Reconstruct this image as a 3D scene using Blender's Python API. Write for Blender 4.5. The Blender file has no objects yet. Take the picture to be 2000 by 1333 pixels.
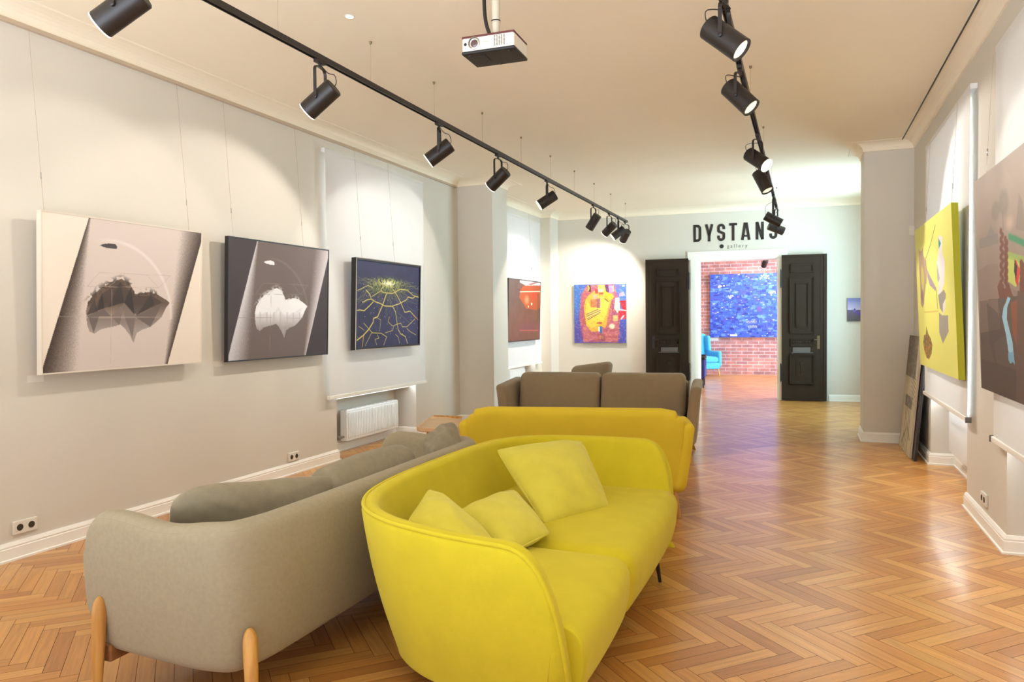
import bpy, bmesh, math, random
import numpy as np
from mathutils import Vector, Matrix, Quaternion

random.seed(7)
RNG = np.random.RandomState(11)
PI = math.pi
SC = bpy.context.scene
COL = SC.collection

# ------------------------------------------------------------------ camera
F = 1460.0; CX = 1000.0; CY = 666.5; H = 1.45
_v = np.array([(1572 - CX) / F, -(619 - CY) / F, -1.0]); _yd = _v / np.linalg.norm(_v)
_hd = np.array([1, 0.0105, 0.0])
_up = np.cross(_hd, _yd); _up /= np.linalg.norm(_up)
if _up[1] < 0: _up = -_up
_xd = np.cross(_yd, _up)
RWC = np.stack([_xd, _yd, _up], 1)
CAM = np.array([0, 0, H])

def ray(px, py): return RWC.T @ np.array([(px - CX) / F, -(py - CY) / F, -1.0])
def onX(px, py, X):
    d = ray(px, py); return CAM + (X / d[0]) * d
def onY(px, py, Y):
    d = ray(px, py); return CAM + (Y / d[1]) * d
def onZ(px, py, Z):
    d = ray(px, py); return CAM + ((Z - H) / d[2]) * d

cam_data = bpy.data.cameras.new('camera')
cam_data.sensor_width = 36.0; cam_data.lens = F / 2000 * 36; cam_data.clip_start = 0.05; cam_data.clip_end = 200
cam = bpy.data.objects.new('camera', cam_data); COL.objects.link(cam)
_m = Matrix([list(r) for r in RWC.T]).to_4x4(); _m.translation = Vector(CAM)
cam.matrix_world = _m
SC.camera = cam

# ------------------------------------------------------------------ materials
def lin(c):
    return tuple(((x / 12.92) if x <= 0.04045 else ((x + 0.055) / 1.055) ** 2.4) for x in c)
def rgb(r, g, b): return lin((r / 255, g / 255, b / 255))

def new_mat(name):
    m = bpy.data.materials.new(name); m.use_nodes = True
    nt = m.node_tree; b = nt.nodes['Principled BSDF']
    return m, nt, b

def simple(name, col, rough=0.5, metal=0.0, noise=0.0, scale=40.0, bump=0.0, bscale=200.0, coat=0.0, sheen=0.0, spec=0.5, sheen_tint=None):
    m, nt, b = new_mat(name)
    b.inputs['Roughness'].default_value = rough
    b.inputs['Metallic'].default_value = metal
    b.inputs['Specular IOR Level'].default_value = spec
    b.inputs['Coat Weight'].default_value = coat
    b.inputs['Sheen Weight'].default_value = sheen
    if sheen_tint: b.inputs['Sheen Tint'].default_value = (*sheen_tint, 1)
    tc = nt.nodes.new('ShaderNodeTexCoord')
    if noise > 0:
        n = nt.nodes.new('ShaderNodeTexNoise'); n.inputs['Scale'].default_value = scale; n.inputs['Detail'].default_value = 4
        nt.links.new(tc.outputs['Object'], n.inputs['Vector'])
        r = nt.nodes.new('ShaderNodeMapRange')
        r.inputs['From Min'].default_value = 0.3; r.inputs['From Max'].default_value = 0.7
        r.inputs['To Min'].default_value = 1 - noise; r.inputs['To Max'].default_value = 1 + noise * 0.6
        nt.links.new(n.outputs['Fac'], r.inputs['Value'])
        mx = nt.nodes.new('ShaderNodeMix'); mx.data_type = 'RGBA'; mx.blend_type = 'MULTIPLY'
        mx.inputs['Factor'].default_value = 1
        mx.inputs['A'].default_value = (*col, 1)
        nt.links.new(r.outputs['Result'], mx.inputs['B'])
        nt.links.new(mx.outputs['Result'], b.inputs['Base Color'])
    else:
        b.inputs['Base Color'].default_value = (*col, 1)
    if bump > 0:
        n2 = nt.nodes.new('ShaderNodeTexNoise'); n2.inputs['Scale'].default_value = bscale; n2.inputs['Detail'].default_value = 3
        nt.links.new(tc.outputs['Object'], n2.inputs['Vector'])
        bp = nt.nodes.new('ShaderNodeBump'); bp.inputs['Strength'].default_value = bump; bp.inputs['Distance'].default_value = 0.002
        nt.links.new(n2.outputs['Fac'], bp.inputs['Height'])
        nt.links.new(bp.outputs['Normal'], b.inputs['Normal'])
    return m

def emit(name, col, strength):
    m, nt, b = new_mat(name)
    b.inputs['Base Color'].default_value = (*col, 1)
    b.inputs['Emission Color'].default_value = (*col, 1)
    b.inputs['Emission Strength'].default_value = strength
    return m

def wood(name, c1, c2, scale=6.0, rough=0.4, axis=2):
    m, nt, b = new_mat(name)
    b.inputs['Roughness'].default_value = rough
    tc = nt.nodes.new('ShaderNodeTexCoord'); mp = nt.nodes.new('ShaderNodeMapping')
    s = [scale * 8] * 3; s[axis] = scale * 0.6
    mp.inputs['Scale'].default_value = s
    nt.links.new(tc.outputs['Object'], mp.inputs['Vector'])
    n = nt.nodes.new('ShaderNodeTexNoise'); n.inputs['Scale'].default_value = 1.2; n.inputs['Detail'].default_value = 5
    nt.links.new(mp.outputs['Vector'], n.inputs['Vector'])
    r = nt.nodes.new('ShaderNodeValToRGB')
    r.color_ramp.elements[0].position = 0.35; r.color_ramp.elements[0].color = (*c1, 1)
    r.color_ramp.elements[1].position = 0.65; r.color_ramp.elements[1].color = (*c2, 1)
    nt.links.new(n.outputs['Fac'], r.inputs['Fac'])
    nt.links.new(r.outputs['Color'], b.inputs['Base Color'])
    return m

WALLC = rgb(221, 214, 200)
M = {}
M['wall'] = simple('wall_paint', WALLC, 0.75, noise=0.02, scale=1.5, bump=0.12, bscale=120)
M['ceil'] = simple('ceiling_paint', rgb(252, 240, 216), 0.8, noise=0.015, scale=1.0)
M['trim'] = simple('trim_paint', rgb(252, 248, 238), 0.4)
M['plastic_white'] = simple('white_plastic', rgb(232, 226, 212), 0.35)
M['plastic_grey'] = simple('grey_plastic', rgb(120, 110, 96), 0.5)
M['black'] = simple('black_metal', rgb(40, 33, 30), 0.42, noise=0.08, scale=30)
M['black2'] = simple('black_plastic', rgb(30, 27, 27), 0.5)
M['dark_hole'] = simple('dark_socket', rgb(66, 54, 36), 0.8)
M['chrome'] = simple('brushed_metal', rgb(190, 186, 178), 0.3, metal=1.0)
M['brass'] = simple('aged_brass', rgb(120, 105, 80), 0.35, metal=0.9)
M['reflector'] = simple('lamp_reflector', rgb(235, 222, 190), 0.25, metal=0.5)
M['lens_on'] = emit('lit_lens', (1.0, 0.95, 0.88), 14.0)
M['lens_soft'] = emit('soft_lit_lens', (1.0, 0.92, 0.76), 0.5)
M['rim'] = emit('lit_rim', (1.0, 0.93, 0.84), 1.6)
M['blind'] = simple('blind_fabric', rgb(238, 236, 232), 0.8, noise=0.015, scale=3, bump=0.1, bscale=400)
_nt = M['blind'].node_tree; _b = _nt.nodes['Principled BSDF']; _t = _nt.nodes.new('ShaderNodeBsdfTranslucent'); _t.inputs['Color'].default_value = (0.95, 0.93, 0.90, 1)
_mx = _nt.nodes.new('ShaderNodeMixShader'); _mx.inputs[0].default_value = 0.10
_nt.links.new(_b.outputs[0], _mx.inputs[1]); _nt.links.new(_t.outputs[0], _mx.inputs[2]); _nt.links.new(_mx.outputs[0], _nt.nodes['Material Output'].inputs[0])
M['rad'] = simple('radiator_enamel', rgb(240, 240, 236), 0.3)
M['yellow'] = simple('yellow_velvet', rgb(218, 199, 42), 0.85, noise=0.05, scale=9, bump=0.35, bscale=500, sheen=0.35, sheen_tint=rgb(255, 246, 150), spec=0.2)
M['yellow_cushion'] = simple('yellow_cushion_velvet', rgb(222, 208, 74), 0.85, noise=0.06, scale=11, bump=0.35, bscale=450, sheen=0.5, sheen_tint=rgb(255, 246, 170), spec=0.2)
M['mustard'] = simple('mustard_wool', rgb(238, 206, 58), 0.9, noise=0.03, scale=8, bump=0.4, bscale=500, sheen=0.25, sheen_tint=rgb(255, 230, 120), spec=0.2)
M['beige'] = simple('beige_wool', rgb(168, 155, 128), 0.92, noise=0.06, scale=60, bump=0.45, bscale=600, sheen=0.15, spec=0.2)
M['beige_cushion'] = simple('beige_cushion_cloth', rgb(152, 140, 116), 0.92, noise=0.08, scale=30, bump=0.35, bscale=500, sheen=0.15, spec=0.2)
M['brown'] = simple('brown_wool', rgb(160, 140, 112), 0.95, noise=0.04, scale=20, bump=0.45, bscale=500, sheen=0.25, spec=0.15)
M['skyblue'] = simple('sky_blue_wool', rgb(70, 178, 222), 0.85, noise=0.06, scale=30, sheen=0.2)
M['navy'] = simple('navy_wool', rgb(52, 58, 120), 0.85, noise=0.1, scale=30)
M['oak'] = wood('oak', rgb(196, 138, 66), rgb(226, 172, 96), 3.0, 0.45, 2)
M['oak_top'] = wood('oak_table_top', rgb(226, 186, 138), rgb(242, 208, 164), 3.0, 0.4, 0)
M['door'] = simple('dark_door_paint', rgb(54, 42, 31), 0.55, noise=0.06, scale=12, spec=0.15)
M['ink'] = simple('black_sign_letter', rgb(38, 31, 27), 0.5)
M['wire'] = simple('nylon_line', rgb(176, 152, 128), 0.4)
M['card'] = simple('label_card_paper', rgb(236, 230, 218), 0.7)
M['bar'] = simple('grey_bar', rgb(108, 104, 100), 0.4, metal=0.6)
M['frame_dark'] = simple('dark_frame', rgb(34, 28, 30), 0.4)
M['frame_silver'] = simple('silver_frame', rgb(214, 206, 194), 0.3, metal=0.6)
M['frame_white'] = simple('white_frame', rgb(224, 212, 194), 0.5)
M['lime_edge'] = simple('lime_canvas_edge', rgb(178, 176, 40), 0.8)
M['canvas_edge'] = simple('raw_canvas_edge', rgb(205, 190, 165), 0.8)
M['seam'] = simple('seam_thread', rgb(120, 106, 80), 0.9)

m, nt, b = new_mat('window_glass')
for n in list(nt.nodes):
    if n.type != 'OUTPUT_MATERIAL': nt.nodes.remove(n)
tr = nt.nodes.new('ShaderNodeBsdfTransparent'); gl = nt.nodes.new('ShaderNodeBsdfGlossy'); gl.inputs['Roughness'].default_value = 0.02
mx = nt.nodes.new('ShaderNodeMixShader'); mx.inputs[0].default_value = 0.08
nt.links.new(tr.outputs[0], mx.inputs[1]); nt.links.new(gl.outputs[0], mx.inputs[2])
nt.links.new(mx.outputs[0], nt.nodes['Material Output'].inputs[0])
M['glass'] = m

# parquet: tone per plank from a mesh attribute, grain along the plank from the uv map
m, nt, b = new_mat('oak_parquet')
at = nt.nodes.new('ShaderNodeAttribute'); at.attribute_name = 'tone'
uv = nt.nodes.new('ShaderNodeUVMap'); uv.uv_map = 'uv'
mp = nt.nodes.new('ShaderNodeMapping'); mp.inputs['Scale'].default_value = (2.2, 34.0, 1)
nt.links.new(uv.outputs['UV'], mp.inputs['Vector'])
n1 = nt.nodes.new('ShaderNodeTexNoise'); n1.inputs['Scale'].default_value = 1.6; n1.inputs['Detail'].default_value = 6; n1.inputs['Distortion'].default_value = 0.6
nt.links.new(mp.outputs['Vector'], n1.inputs['Vector'])
rr = nt.nodes.new('ShaderNodeMapRange'); rr.inputs['From Min'].default_value = 0.32; rr.inputs['From Max'].default_value = 0.68
rr.inputs['To Min'].default_value = 0.86; rr.inputs['To Max'].default_value = 1.10
nt.links.new(n1.outputs['Fac'], rr.inputs['Value'])
mu = nt.nodes.new('ShaderNodeMix'); mu.data_type = 'RGBA'; mu.blend_type = 'MULTIPLY'; mu.inputs['Factor'].default_value = 1
nt.links.new(at.outputs['Color'], mu.inputs['A']); nt.links.new(rr.outputs['Result'], mu.inputs['B'])
nt.links.new(mu.outputs['Result'], b.inputs['Base Color'])
b.inputs['Roughness'].default_value = 0.34
b.inputs['Specular IOR Level'].default_value = 0.5
b.inputs['Coat Weight'].default_value = 0.35; b.inputs['Coat Roughness'].default_value = 0.16
bp = nt.nodes.new('ShaderNodeBump'); bp.inputs['Strength'].default_value = 0.12; bp.inputs['Distance'].default_value = 0.001
nt.links.new(n1.outputs['Fac'], bp.inputs['Height']); nt.links.new(bp.outputs['Normal'], b.inputs['Normal'])
M['parquet'] = m
M['gap'] = simple('plank_gap', rgb(92, 52, 24), 0.8)

# painted canvas: colours of the artwork from a mesh colour attribute
m, nt, b = new_mat('painted_canvas')
at = nt.nodes.new('ShaderNodeAttribute'); at.attribute_name = 'art'
nt.links.new(at.outputs['Color'], b.inputs['Base Color'])
b.inputs['Roughness'].default_value = 0.6
M['art'] = m
m, nt, b = new_mat('glossy_print')
at = nt.nodes.new('ShaderNodeAttribute'); at.attribute_name = 'art'
nt.links.new(at.outputs['Color'], b.inputs['Base Color'])
b.inputs['Roughness'].default_value = 0.25
M['art_gloss'] = m

# bricks
m, nt, b = new_mat('old_brick')
tc = nt.nodes.new('ShaderNodeTexCoord'); sx = nt.nodes.new('ShaderNodeSeparateXYZ'); cb = nt.nodes.new('ShaderNodeCombineXYZ')
nt.links.new(tc.outputs['Object'], sx.inputs[0]); nt.links.new(sx.outputs['X'], cb.inputs['X']); nt.links.new(sx.outputs['Z'], cb.inputs['Y'])
bt = nt.nodes.new('ShaderNodeTexBrick'); bt.inputs['Scale'].default_value = 1.0
bt.inputs['Brick Width'].default_value = 0.27; bt.inputs['Row Height'].default_value = 0.085; bt.inputs['Mortar Size'].default_value = 0.009
bt.inputs['Color1'].default_value = (*rgb(200, 138, 126), 1); bt.inputs['Color2'].default_value = (*rgb(160, 118, 120), 1)
bt.inputs['Mortar'].default_value = (*rgb(204, 188, 188), 1); bt.inputs['Bias'].default_value = -0.1
nt.links.new(cb.outputs[0], bt.inputs['Vector'])
ns = nt.nodes.new('ShaderNodeTexNoise'); ns.inputs['Scale'].default_value = 7; ns.inputs['Detail'].default_value = 5
nt.links.new(tc.outputs['Object'], ns.inputs['Vector'])
rg = nt.nodes.new('ShaderNodeMapRange'); rg.inputs['From Min'].default_value = 0.3; rg.inputs['From Max'].default_value = 0.7
rg.inputs['To Min'].default_value = 0.75; rg.inputs['To Max'].default_value = 1.2
nt.links.new(ns.outputs['Fac'], rg.inputs['Value'])
mu = nt.nodes.new('ShaderNodeMix'); mu.data_type = 'RGBA'; mu.blend_type = 'MULTIPLY'; mu.inputs['Factor'].default_value = 1
nt.links.new(bt.outputs['Color'], mu.inputs['A']); nt.links.new(rg.outputs['Result'], mu.inputs['B'])
nt.links.new(mu.outputs['Result'], b.inputs['Base Color'])
bp = nt.nodes.new('ShaderNodeBump'); bp.inputs['Strength'].default_value = 0.6; bp.inputs['Distance'].default_value = 0.01; bp.invert = True
nt.links.new(bt.outputs['Fac'], bp.inputs['Height']); nt.links.new(bp.outputs['Normal'], b.inputs['Normal'])
b.inputs['Roughness'].default_value = 0.85
M['brick'] = m

# ------------------------------------------------------------------ object helpers
def link(o, parent=None):
    COL.objects.link(o)
    if parent is not None: o.parent = parent
    return o

def mesh_obj(name, bm, mat, parent=None, smooth=False, angle=None):
    me = bpy.data.meshes.new(name); bm.normal_update(); bm.to_mesh(me); bm.free()
    mats = mat if isinstance(mat, (list, tuple)) else [mat]
    for mm in mats: me.materials.append(mm)
    if smooth:
        me.polygons.foreach_set('use_smooth', [True] * len(me.polygons))
    o = bpy.data.objects.new(name, me); link(o, parent)
    if smooth and angle is not None:
        for p in me.polygons: pass
        try: me.set_sharp_from_angle(angle=angle)
        except Exception: pass
    return o

def tag(o, label=None, cat=None, group=None, kind=None):
    if label: o['label'] = label
    if cat: o['category'] = cat
    if group: o['group'] = group
    if kind: o['kind'] = kind
    return o

def thing(name, label, cat, loc=(0, 0, 0), rz=0.0, group=None):
    e = bpy.data.objects.new(name, None); link(e); e.empty_display_size = 0.1
    e.location = loc; e.rotation_euler = (0, 0, rz)
    return tag(e, label, cat, group)

def bm_box(bm, x0, x1, y0, y1, z0, z1, mi=0, mat4=None):
    P = [(x0, y0, z0), (x1, y0, z0), (x1, y1, z0), (x0, y1, z0), (x0, y0, z1), (x1, y0, z1), (x1, y1, z1), (x0, y1, z1)]
    vs = [bm.verts.new(Vector(p) if mat4 is None else mat4 @ Vector(p)) for p in P]
    for f in ((0, 3, 2, 1), (4, 5, 6, 7), (0, 1, 5, 4), (1, 2, 6, 5), (2, 3, 7, 6), (3, 0, 4, 7)):
        fc = bm.faces.new([vs[i] for i in f]); fc.material_index = mi
    return vs

def box(name, x0, x1, y0, y1, z0, z1, mat, parent=None, bevel=0.0, kind=None, mat4=None):
    bm = bmesh.new(); bm_box(bm, x0, x1, y0, y1, z0, z1, mat4=mat4)
    if bevel > 0:
        bmesh.ops.bevel(bm, geom=bm.edges[:], offset=bevel, segments=3, profile=0.7, affect='EDGES')
    o = mesh_obj(name, bm, mat, parent, smooth=bevel > 0, angle=0.7 if bevel > 0 else None)
    if kind: o['kind'] = kind
    return o

def rings(bm, rs, closed_caps=True, wrap=True, mi=0):
    """rs: list of rings (lists of Vectors, equal length) -> skin"""
    V = [[bm.verts.new(p) for p in r] for r in rs]
    n = len(V[0])
    for a, b_ in zip(V, V[1:]):
        for i in range(n if wrap else n - 1):
            j = (i + 1) % n
            try:
                f = bm.faces.new((a[i], a[j], b_[j], b_[i])); f.material_index = mi
            except ValueError: pass
    if closed_caps:
        for r, rev in ((V[0], True), (V[-1], False)):
            try:
                f = bm.faces.new(list(reversed(r)) if rev else r); f.material_index = mi
            except ValueError: pass
    return V

def frame_from(d):
    d = Vector(d).normalized()
    a = Vector((0, 0, 1)) if abs(d.z) < 0.95 else Vector((1, 0, 0))
    x = a.cross(d).normalized(); y = d.cross(x).normalized()
    return x, y, d

def tube(bm, pts, r, n=10, caps=True, mi=0, flat=None):
    pts = [Vector(p) for p in pts]
    rs = []
    rad = r if isinstance(r, (list, tuple)) else [r] * len(pts)
    prev = None
    for i, p in enumerate(pts):
        d = (pts[min(i + 1, len(pts) - 1)] - pts[max(i - 1, 0)]).normalized()
        if prev is None:
            x, y, _ = frame_from(d)
        else:
            x = (prev - d * prev.dot(d)).normalized(); y = d.cross(x).normalized()
        prev = x
        rs.append([p + x * math.cos(2 * PI * k / n) * rad[i] + y * math.sin(2 * PI * k / n) * rad[i] * (flat or 1) for k in range(n)])
    return rings(bm, rs, caps, True, mi)

def lathe(bm, c, axis, prof, n=28, caps=True, mi=0):
    """prof: (distance along axis, radius)"""
    x, y, d = frame_from(axis); c = Vector(c)
    rs = [[c + d * h + x * math.cos(2 * PI * k / n) * r + y * math.sin(2 * PI * k / n) * r for k in range(n)] for h, r in prof]
    return rings(bm, rs, caps, True, mi)

def rounded_box(bm, x0, x1, y0, y1, z0, z1, r, puff=(0, 0, 0), n=10, mat4=None, mi=0):
    """box with round edges and puffed faces"""
    cx, cy, cz = (x0 + x1) / 2, (y0 + y1) / 2, (z0 + z1) / 2
    hx, hy, hz = (x1 - x0) / 2, (y1 - y0) / 2, (z1 - z0) / 2
    r = min(r, hx, hy, hz)
    def coords(h):
        c = []
        k = 5
        for i in range(k): c.append(-h + r * (1 - math.cos(PI / 2 * i / k)) if False else -h + r * i / k)
        m_ = n
        for i in range(m_ + 1): c.append(-h + r + (2 * h - 2 * r) * i / m_)
        for i in range(1, k + 1): c.append(h - r + r * i / k)
        return c
    ax, ay, az = coords(hx), coords(hy), coords(hz)
    vd = {}
    def V(px, py, pz):
        key = (round(px, 5), round(py, 5), round(pz, 5))
        if key in vd: return vd[key]
        q = Vector((px, py, pz))
        inner = Vector((max(-hx + r, min(hx - r, px)), max(-hy + r, min(hy - r, py)), max(-hz + r, min(hz - r, pz))))
        d = q - inner
        if d.length > 1e-9:
            # cube-to-sphere style rounding
            mxc = max(abs(d.x), abs(d.y), abs(d.z))
            d = d.normalized() * mxc
            q = inner + d
        u, v, w = q.x / hx, q.y / hy, q.z / hz
        fx = puff[0] * (1 - min(1, v * v)) * (1 - min(1, w * w)) * u
        fy = puff[1] * (1 - min(1, u * u)) * (1 - min(1, w * w)) * v
        fz = puff[2] * (1 - min(1, u * u)) * (1 - min(1, v * v)) * w
        q = Vector((q.x + fx + cx, q.y + fy + cy, q.z + fz + cz))
        if mat4 is not None: q = mat4 @ q
        vd[key] = bm.verts.new(q); return vd[key]
    def grid(A, B, fn, flip):
        for i in range(len(A) - 1):
            for j in range(len(B) - 1):
                q = [fn(A[i], B[j]), fn(A[i + 1], B[j]), fn(A[i + 1], B[j + 1]), fn(A[i], B[j + 1])]
                if flip: q.reverse()
                try:
                    f = bm.faces.new(q); f.material_index = mi
                except ValueError: pass
    grid(ax, ay, lambda a, b_: V(a, b_, hz), False); grid(ax, ay, lambda a, b_: V(a, b_, -hz), True)
    grid(ay, az, lambda a, b_: V(hx, a, b_), False); grid(ay, az, lambda a, b_: V(-hx, a, b_), True)
    grid(ax, az, lambda a, b_: V(a, -hy, b_), False); grid(ax, az, lambda a, b_: V(a, hy, b_), True)

def rbox(name, x0, x1, y0, y1, z0, z1, r, mat, parent=None, puff=(0, 0, 0), n=10, mat4=None):
    bm = bmesh.new(); rounded_box(bm, x0, x1, y0, y1, z0, z1, r, puff, n, mat4)
    return mesh_obj(name, bm, mat, parent, smooth=True)

def moulding(name, path, prof, mat, side=1, kind='structure', parent=None):
    """profile (out, z) swept along a plan path, mitred; out is to the left (side=1) of the walking direction"""
    P = [Vector((p[0], p[1])) for p in path]
    rs = []
    for i, p in enumerate(P):
        dirs = []
        if i > 0: dirs.append((p - P[i - 1]).normalized())
        if i < len(P) - 1: dirs.append((P[i + 1] - p).normalized())
        ns = [Vector((-d.y, d.x)) * side for d in dirs]
        if len(ns) == 2:
            nn = ns[0] + ns[1]
            nn = nn / max(0.2, (nn.length_squared / 2))
        else: nn = ns[0]
        rs.append([Vector((p.x + nn.x * o, p.y + nn.y * o, z)) for o, z in prof])
    bm = bmesh.new(); rings(bm, rs, True, True)
    bmesh.ops.recalc_face_normals(bm, faces=bm.faces[:])
    o = mesh_obj(name, bm, mat, parent)
    if kind: o['kind'] = kind
    return o
# ------------------------------------------------------------------ the room
XL, XR, ZC = -4.55, 1.14, 3.42
WY = -0.6   # the room is modelled from just behind the camera
def far_y(x): return 13.85 + 0.06 * (x - 0.4)

# floor: oak herringbone, ridges across the room
def build_floor():
    W = 0.072; n = 6; L = W * n; g = 0.0011
    X0, X1, Y0, Y1 = -5.0, 2.6, -0.6, 20.4
    verts, faces, uvs, tones = [], [], [], []
    c = math.cos(-PI / 4); s = math.sin(-PI / 4)
    rnd = random.Random(5)
    pal = [rgb(202, 140, 70), rgb(195, 132, 63), rgb(211, 152, 80), rgb(187, 124, 60), rgb(214, 157, 86), rgb(198, 136, 67), rgb(206, 145, 73)]
    def add(u0, v0, du, dv, horiz):
        pts = [(u0 + g, v0 + g), (u0 + du - g, v0 + g), (u0 + du - g, v0 + dv - g), (u0 + g, v0 + dv - g)]
        w = [(p[0] * c - p[1] * s, p[0] * s + p[1] * c) for p in pts]
        cx = sum(p[0] for p in w) / 4; cy = sum(p[1] for p in w) / 4
        if not (X0 < cx < X1 and Y0 < cy < Y1): return
        if cy < 14.3 and not (-5.0 < cx < 1.6): return
        b0 = len(verts)
        verts.extend([(p[0], p[1], 0.0) for p in w]); faces.append((b0, b0 + 1, b0 + 2, b0 + 3))
        ox, oy = rnd.uniform(0, 40), rnd.uniform(0, 40)
        if horiz: q = [(0, 0), (du, 0), (du, dv), (0, dv)]
        else: q = [(0, 0), (0, du), (dv, du), (dv, 0)]
        uvs.extend([(a + ox, b_ + oy) for a, b_ in q])
        t = rnd.choice(pal); k = rnd.gauss(1.0, 0.045); tones.append((t[0] * k, t[1] * k, t[2] * k, 1))
    R = 240
    for j in range(-60, 61):
        for i in range(-R, R):
            ou, ov = i * W + j * L, i * W - j * L
            wx = ou * c - ov * s; wy = ou * s + ov * c
            if not (X0 - 1 < wx < X1 + 1 and Y0 - 1 < wy < Y1 + 1): continue
            add(ou, ov, L, W, True)
            add(ou + L, ov + W - L, W, L, False)
    b0 = len(verts)
    zz = -0.0015
    verts.extend([(-5.3, Y0, zz), (2.8, Y0, zz), (2.8, 20.6, zz), (-5.3, 20.6, zz)]); faces.append((b0, b0 + 1, b0 + 2, b0 + 3))
    uvs.extend([(0, 0)] * 4); tones.append((0.1, 0.05, 0.02, 1))
    me = bpy.data.meshes.new('floor'); me.from_pydata(verts, [], faces)
    me.materials.append(M['parquet']); me.materials.append(M['gap'])
    me.polygons[len(faces) - 1].material_index = 1
    ul = me.uv_layers.new(name='uv'); ul.data.foreach_set('uv', [x for p in uvs for x in p])
    ca = me.color_attributes.new('tone', 'FLOAT_COLOR', 'CORNER')
    ca.data.foreach_set('color', [x for t in tones for _ in range(4) for x in t])
    o = bpy.data.objects.new('floor', me); link(o); o['kind'] = 'structure'
build_floor()

box('ceiling', -5.2, 1.8, WY, 14.4, ZC, ZC + 0.1, M['ceil'], kind='structure')

# left wall: piers, window niches, parapets, lintels
NL1 = (6.57, 8.28); NL2 = (11.50, 12.75); NB = -4.85; WO = -5.12
bm = bmesh.new()
for y0, y1 in ((WY, NL1[0]), (NL1[1], NL2[0]), (NL2[1], 14.2)):
    bm_box(bm, WO, XL, y0, y1, 0, ZC)
for y0, y1 in (NL1, NL2):
    bm_box(bm, WO, NB, y0, y1, 0, 0.62)
    bm_box(bm, WO, XL, y0, y1, 3.08, ZC)
# engaged column and corner return of the left side
bm_box(bm, XL, -4.02, 9.56, 10.10, 0, ZC)
bm_box(bm, XL, -4.36, 13.10, 14.0, 0, ZC)
o = mesh_obj('wall_left', bm, M['wall']); o['kind'] = 'structure'

# right wall
NR2 = (3.35, 5.28); NR1 = (6.47, 8.22); NR3 = (10.9, 13.0); RB = 1.36; RO = 1.62
bm = bmesh.new()
for y0, y1 in ((WY, NR2[0]), (NR2[1], NR1[0]), (NR1[1], NR3[0]), (NR3[1], 14.3)):
    bm_box(bm, XR, RO, y0, y1, 0, ZC)
for y0, y1 in (NR2, NR1, NR3):
    bm_box(bm, RB, RO, y0, y1, 0, 0.66)
    bm_box(bm, XR, RO, y0, y1, 3.02, ZC)
bm_box(bm, 0.63, XR, 9.48, 10.02, 0, ZC)
o = mesh_obj('wall_right', bm, M['wall']); o['kind'] = 'structure'

# far wall with the doorway
DO = (-1.80, -0.43); DZ = 2.49; WT = 0.36
bm = bmesh.new()
def slanted(bm, x0, x1, z0, z1, t0=0.0, t1=WT):
    P = [(x0, far_y(x0) + t0), (x1, far_y(x1) + t0), (x1, far_y(x1) + t1), (x0, far_y(x0) + t1)]
    lo = [bm.verts.new((p[0], p[1], z0)) for p in P]; hi = [bm.verts.new((p[0], p[1], z1)) for p in P]
    bm.faces.new(list(reversed(lo))); bm.faces.new(hi)
    for i in range(4):
        j = (i + 1) % 4; bm.faces.new((lo[i], lo[j], hi[j], hi[i]))
slanted(bm, -4.6, DO[0], 0, ZC); slanted(bm, DO[1], 1.5, 0, ZC); slanted(bm, DO[0], DO[1], DZ, ZC)
o = mesh_obj('wall_far', bm, M['wall']); o['kind'] = 'structure'

# door casing
def fpt(x, off, z): return Vector((x, far_y(x) - off, z))
bm = bmesh.new()
def casing(x0, x1, z0, z1, d):
    for dd, s in ((d, 0.0), (d + 0.012, 0.022)):
        a0, a1 = (x0 + s, x1 - s) if x1 - x0 > 4 * s else (x0, x1)
        slanted(bm, a0, a1, z0, z1, -dd, 0.002)
casing(-1.93, DO[0], 0, DZ + 0.13, 0.02); casing(DO[1], -0.31, 0, DZ + 0.13, 0.02)
slanted(bm, -1.96, -0.28, DZ, DZ + 0.14, -0.03, 0.002)
slanted(bm, DO[0], DO[0] + 0.02, 0, DZ, -0.005, WT + 0.01); slanted(bm, DO[1] - 0.02, DO[1], 0, DZ, -0.005, WT + 0.01)
slanted(bm, DO[0], DO[1], DZ - 0.02, DZ, -0.005, WT + 0.01)
o = mesh_obj('trim_1', bm, M['trim']); o['kind'] = 'structure'

# baseboards
BASE = [(0, 0), (0.030, 0), (0.030, 0.012), (0.020, 0.016), (0.020, 0.078), (0.016, 0.082), (0.018, 0.092), (0.012, 0.104), (0.008, 0.112), (0, 0.114)]
moulding('baseboard_left', [(XL, WY), (XL, NL1[0]), (NB, NL1[0]), (NB, NL1[1]), (XL, NL1[1]), (XL, 9.56), (-4.02, 9.56), (-4.02, 10.10), (XL, 10.10),
                            (XL, NL2[0]), (NB, NL2[0]), (NB, NL2[1]), (XL, NL2[1]), (XL, 13.10), (-4.36, 13.10), (-4.36, far_y(-4.36)), (-2.75, far_y(-2.75))], BASE, M['trim'], side=-1)
moulding('baseboard_right', [(XR, WY), (XR, NR2[0]), (RB, NR2[0]), (RB, NR2[1]), (XR, NR2[1]), (XR, NR1[0]), (RB, NR1[0]), (RB, NR1[1]), (XR, NR1[1]), (XR, 9.48), (0.63, 9.48),
                             (0.63, 10.02), (XR, 10.02), (XR, far_y(XR)), (0.38, far_y(0.38))], BASE, M['trim'], side=1)
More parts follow.
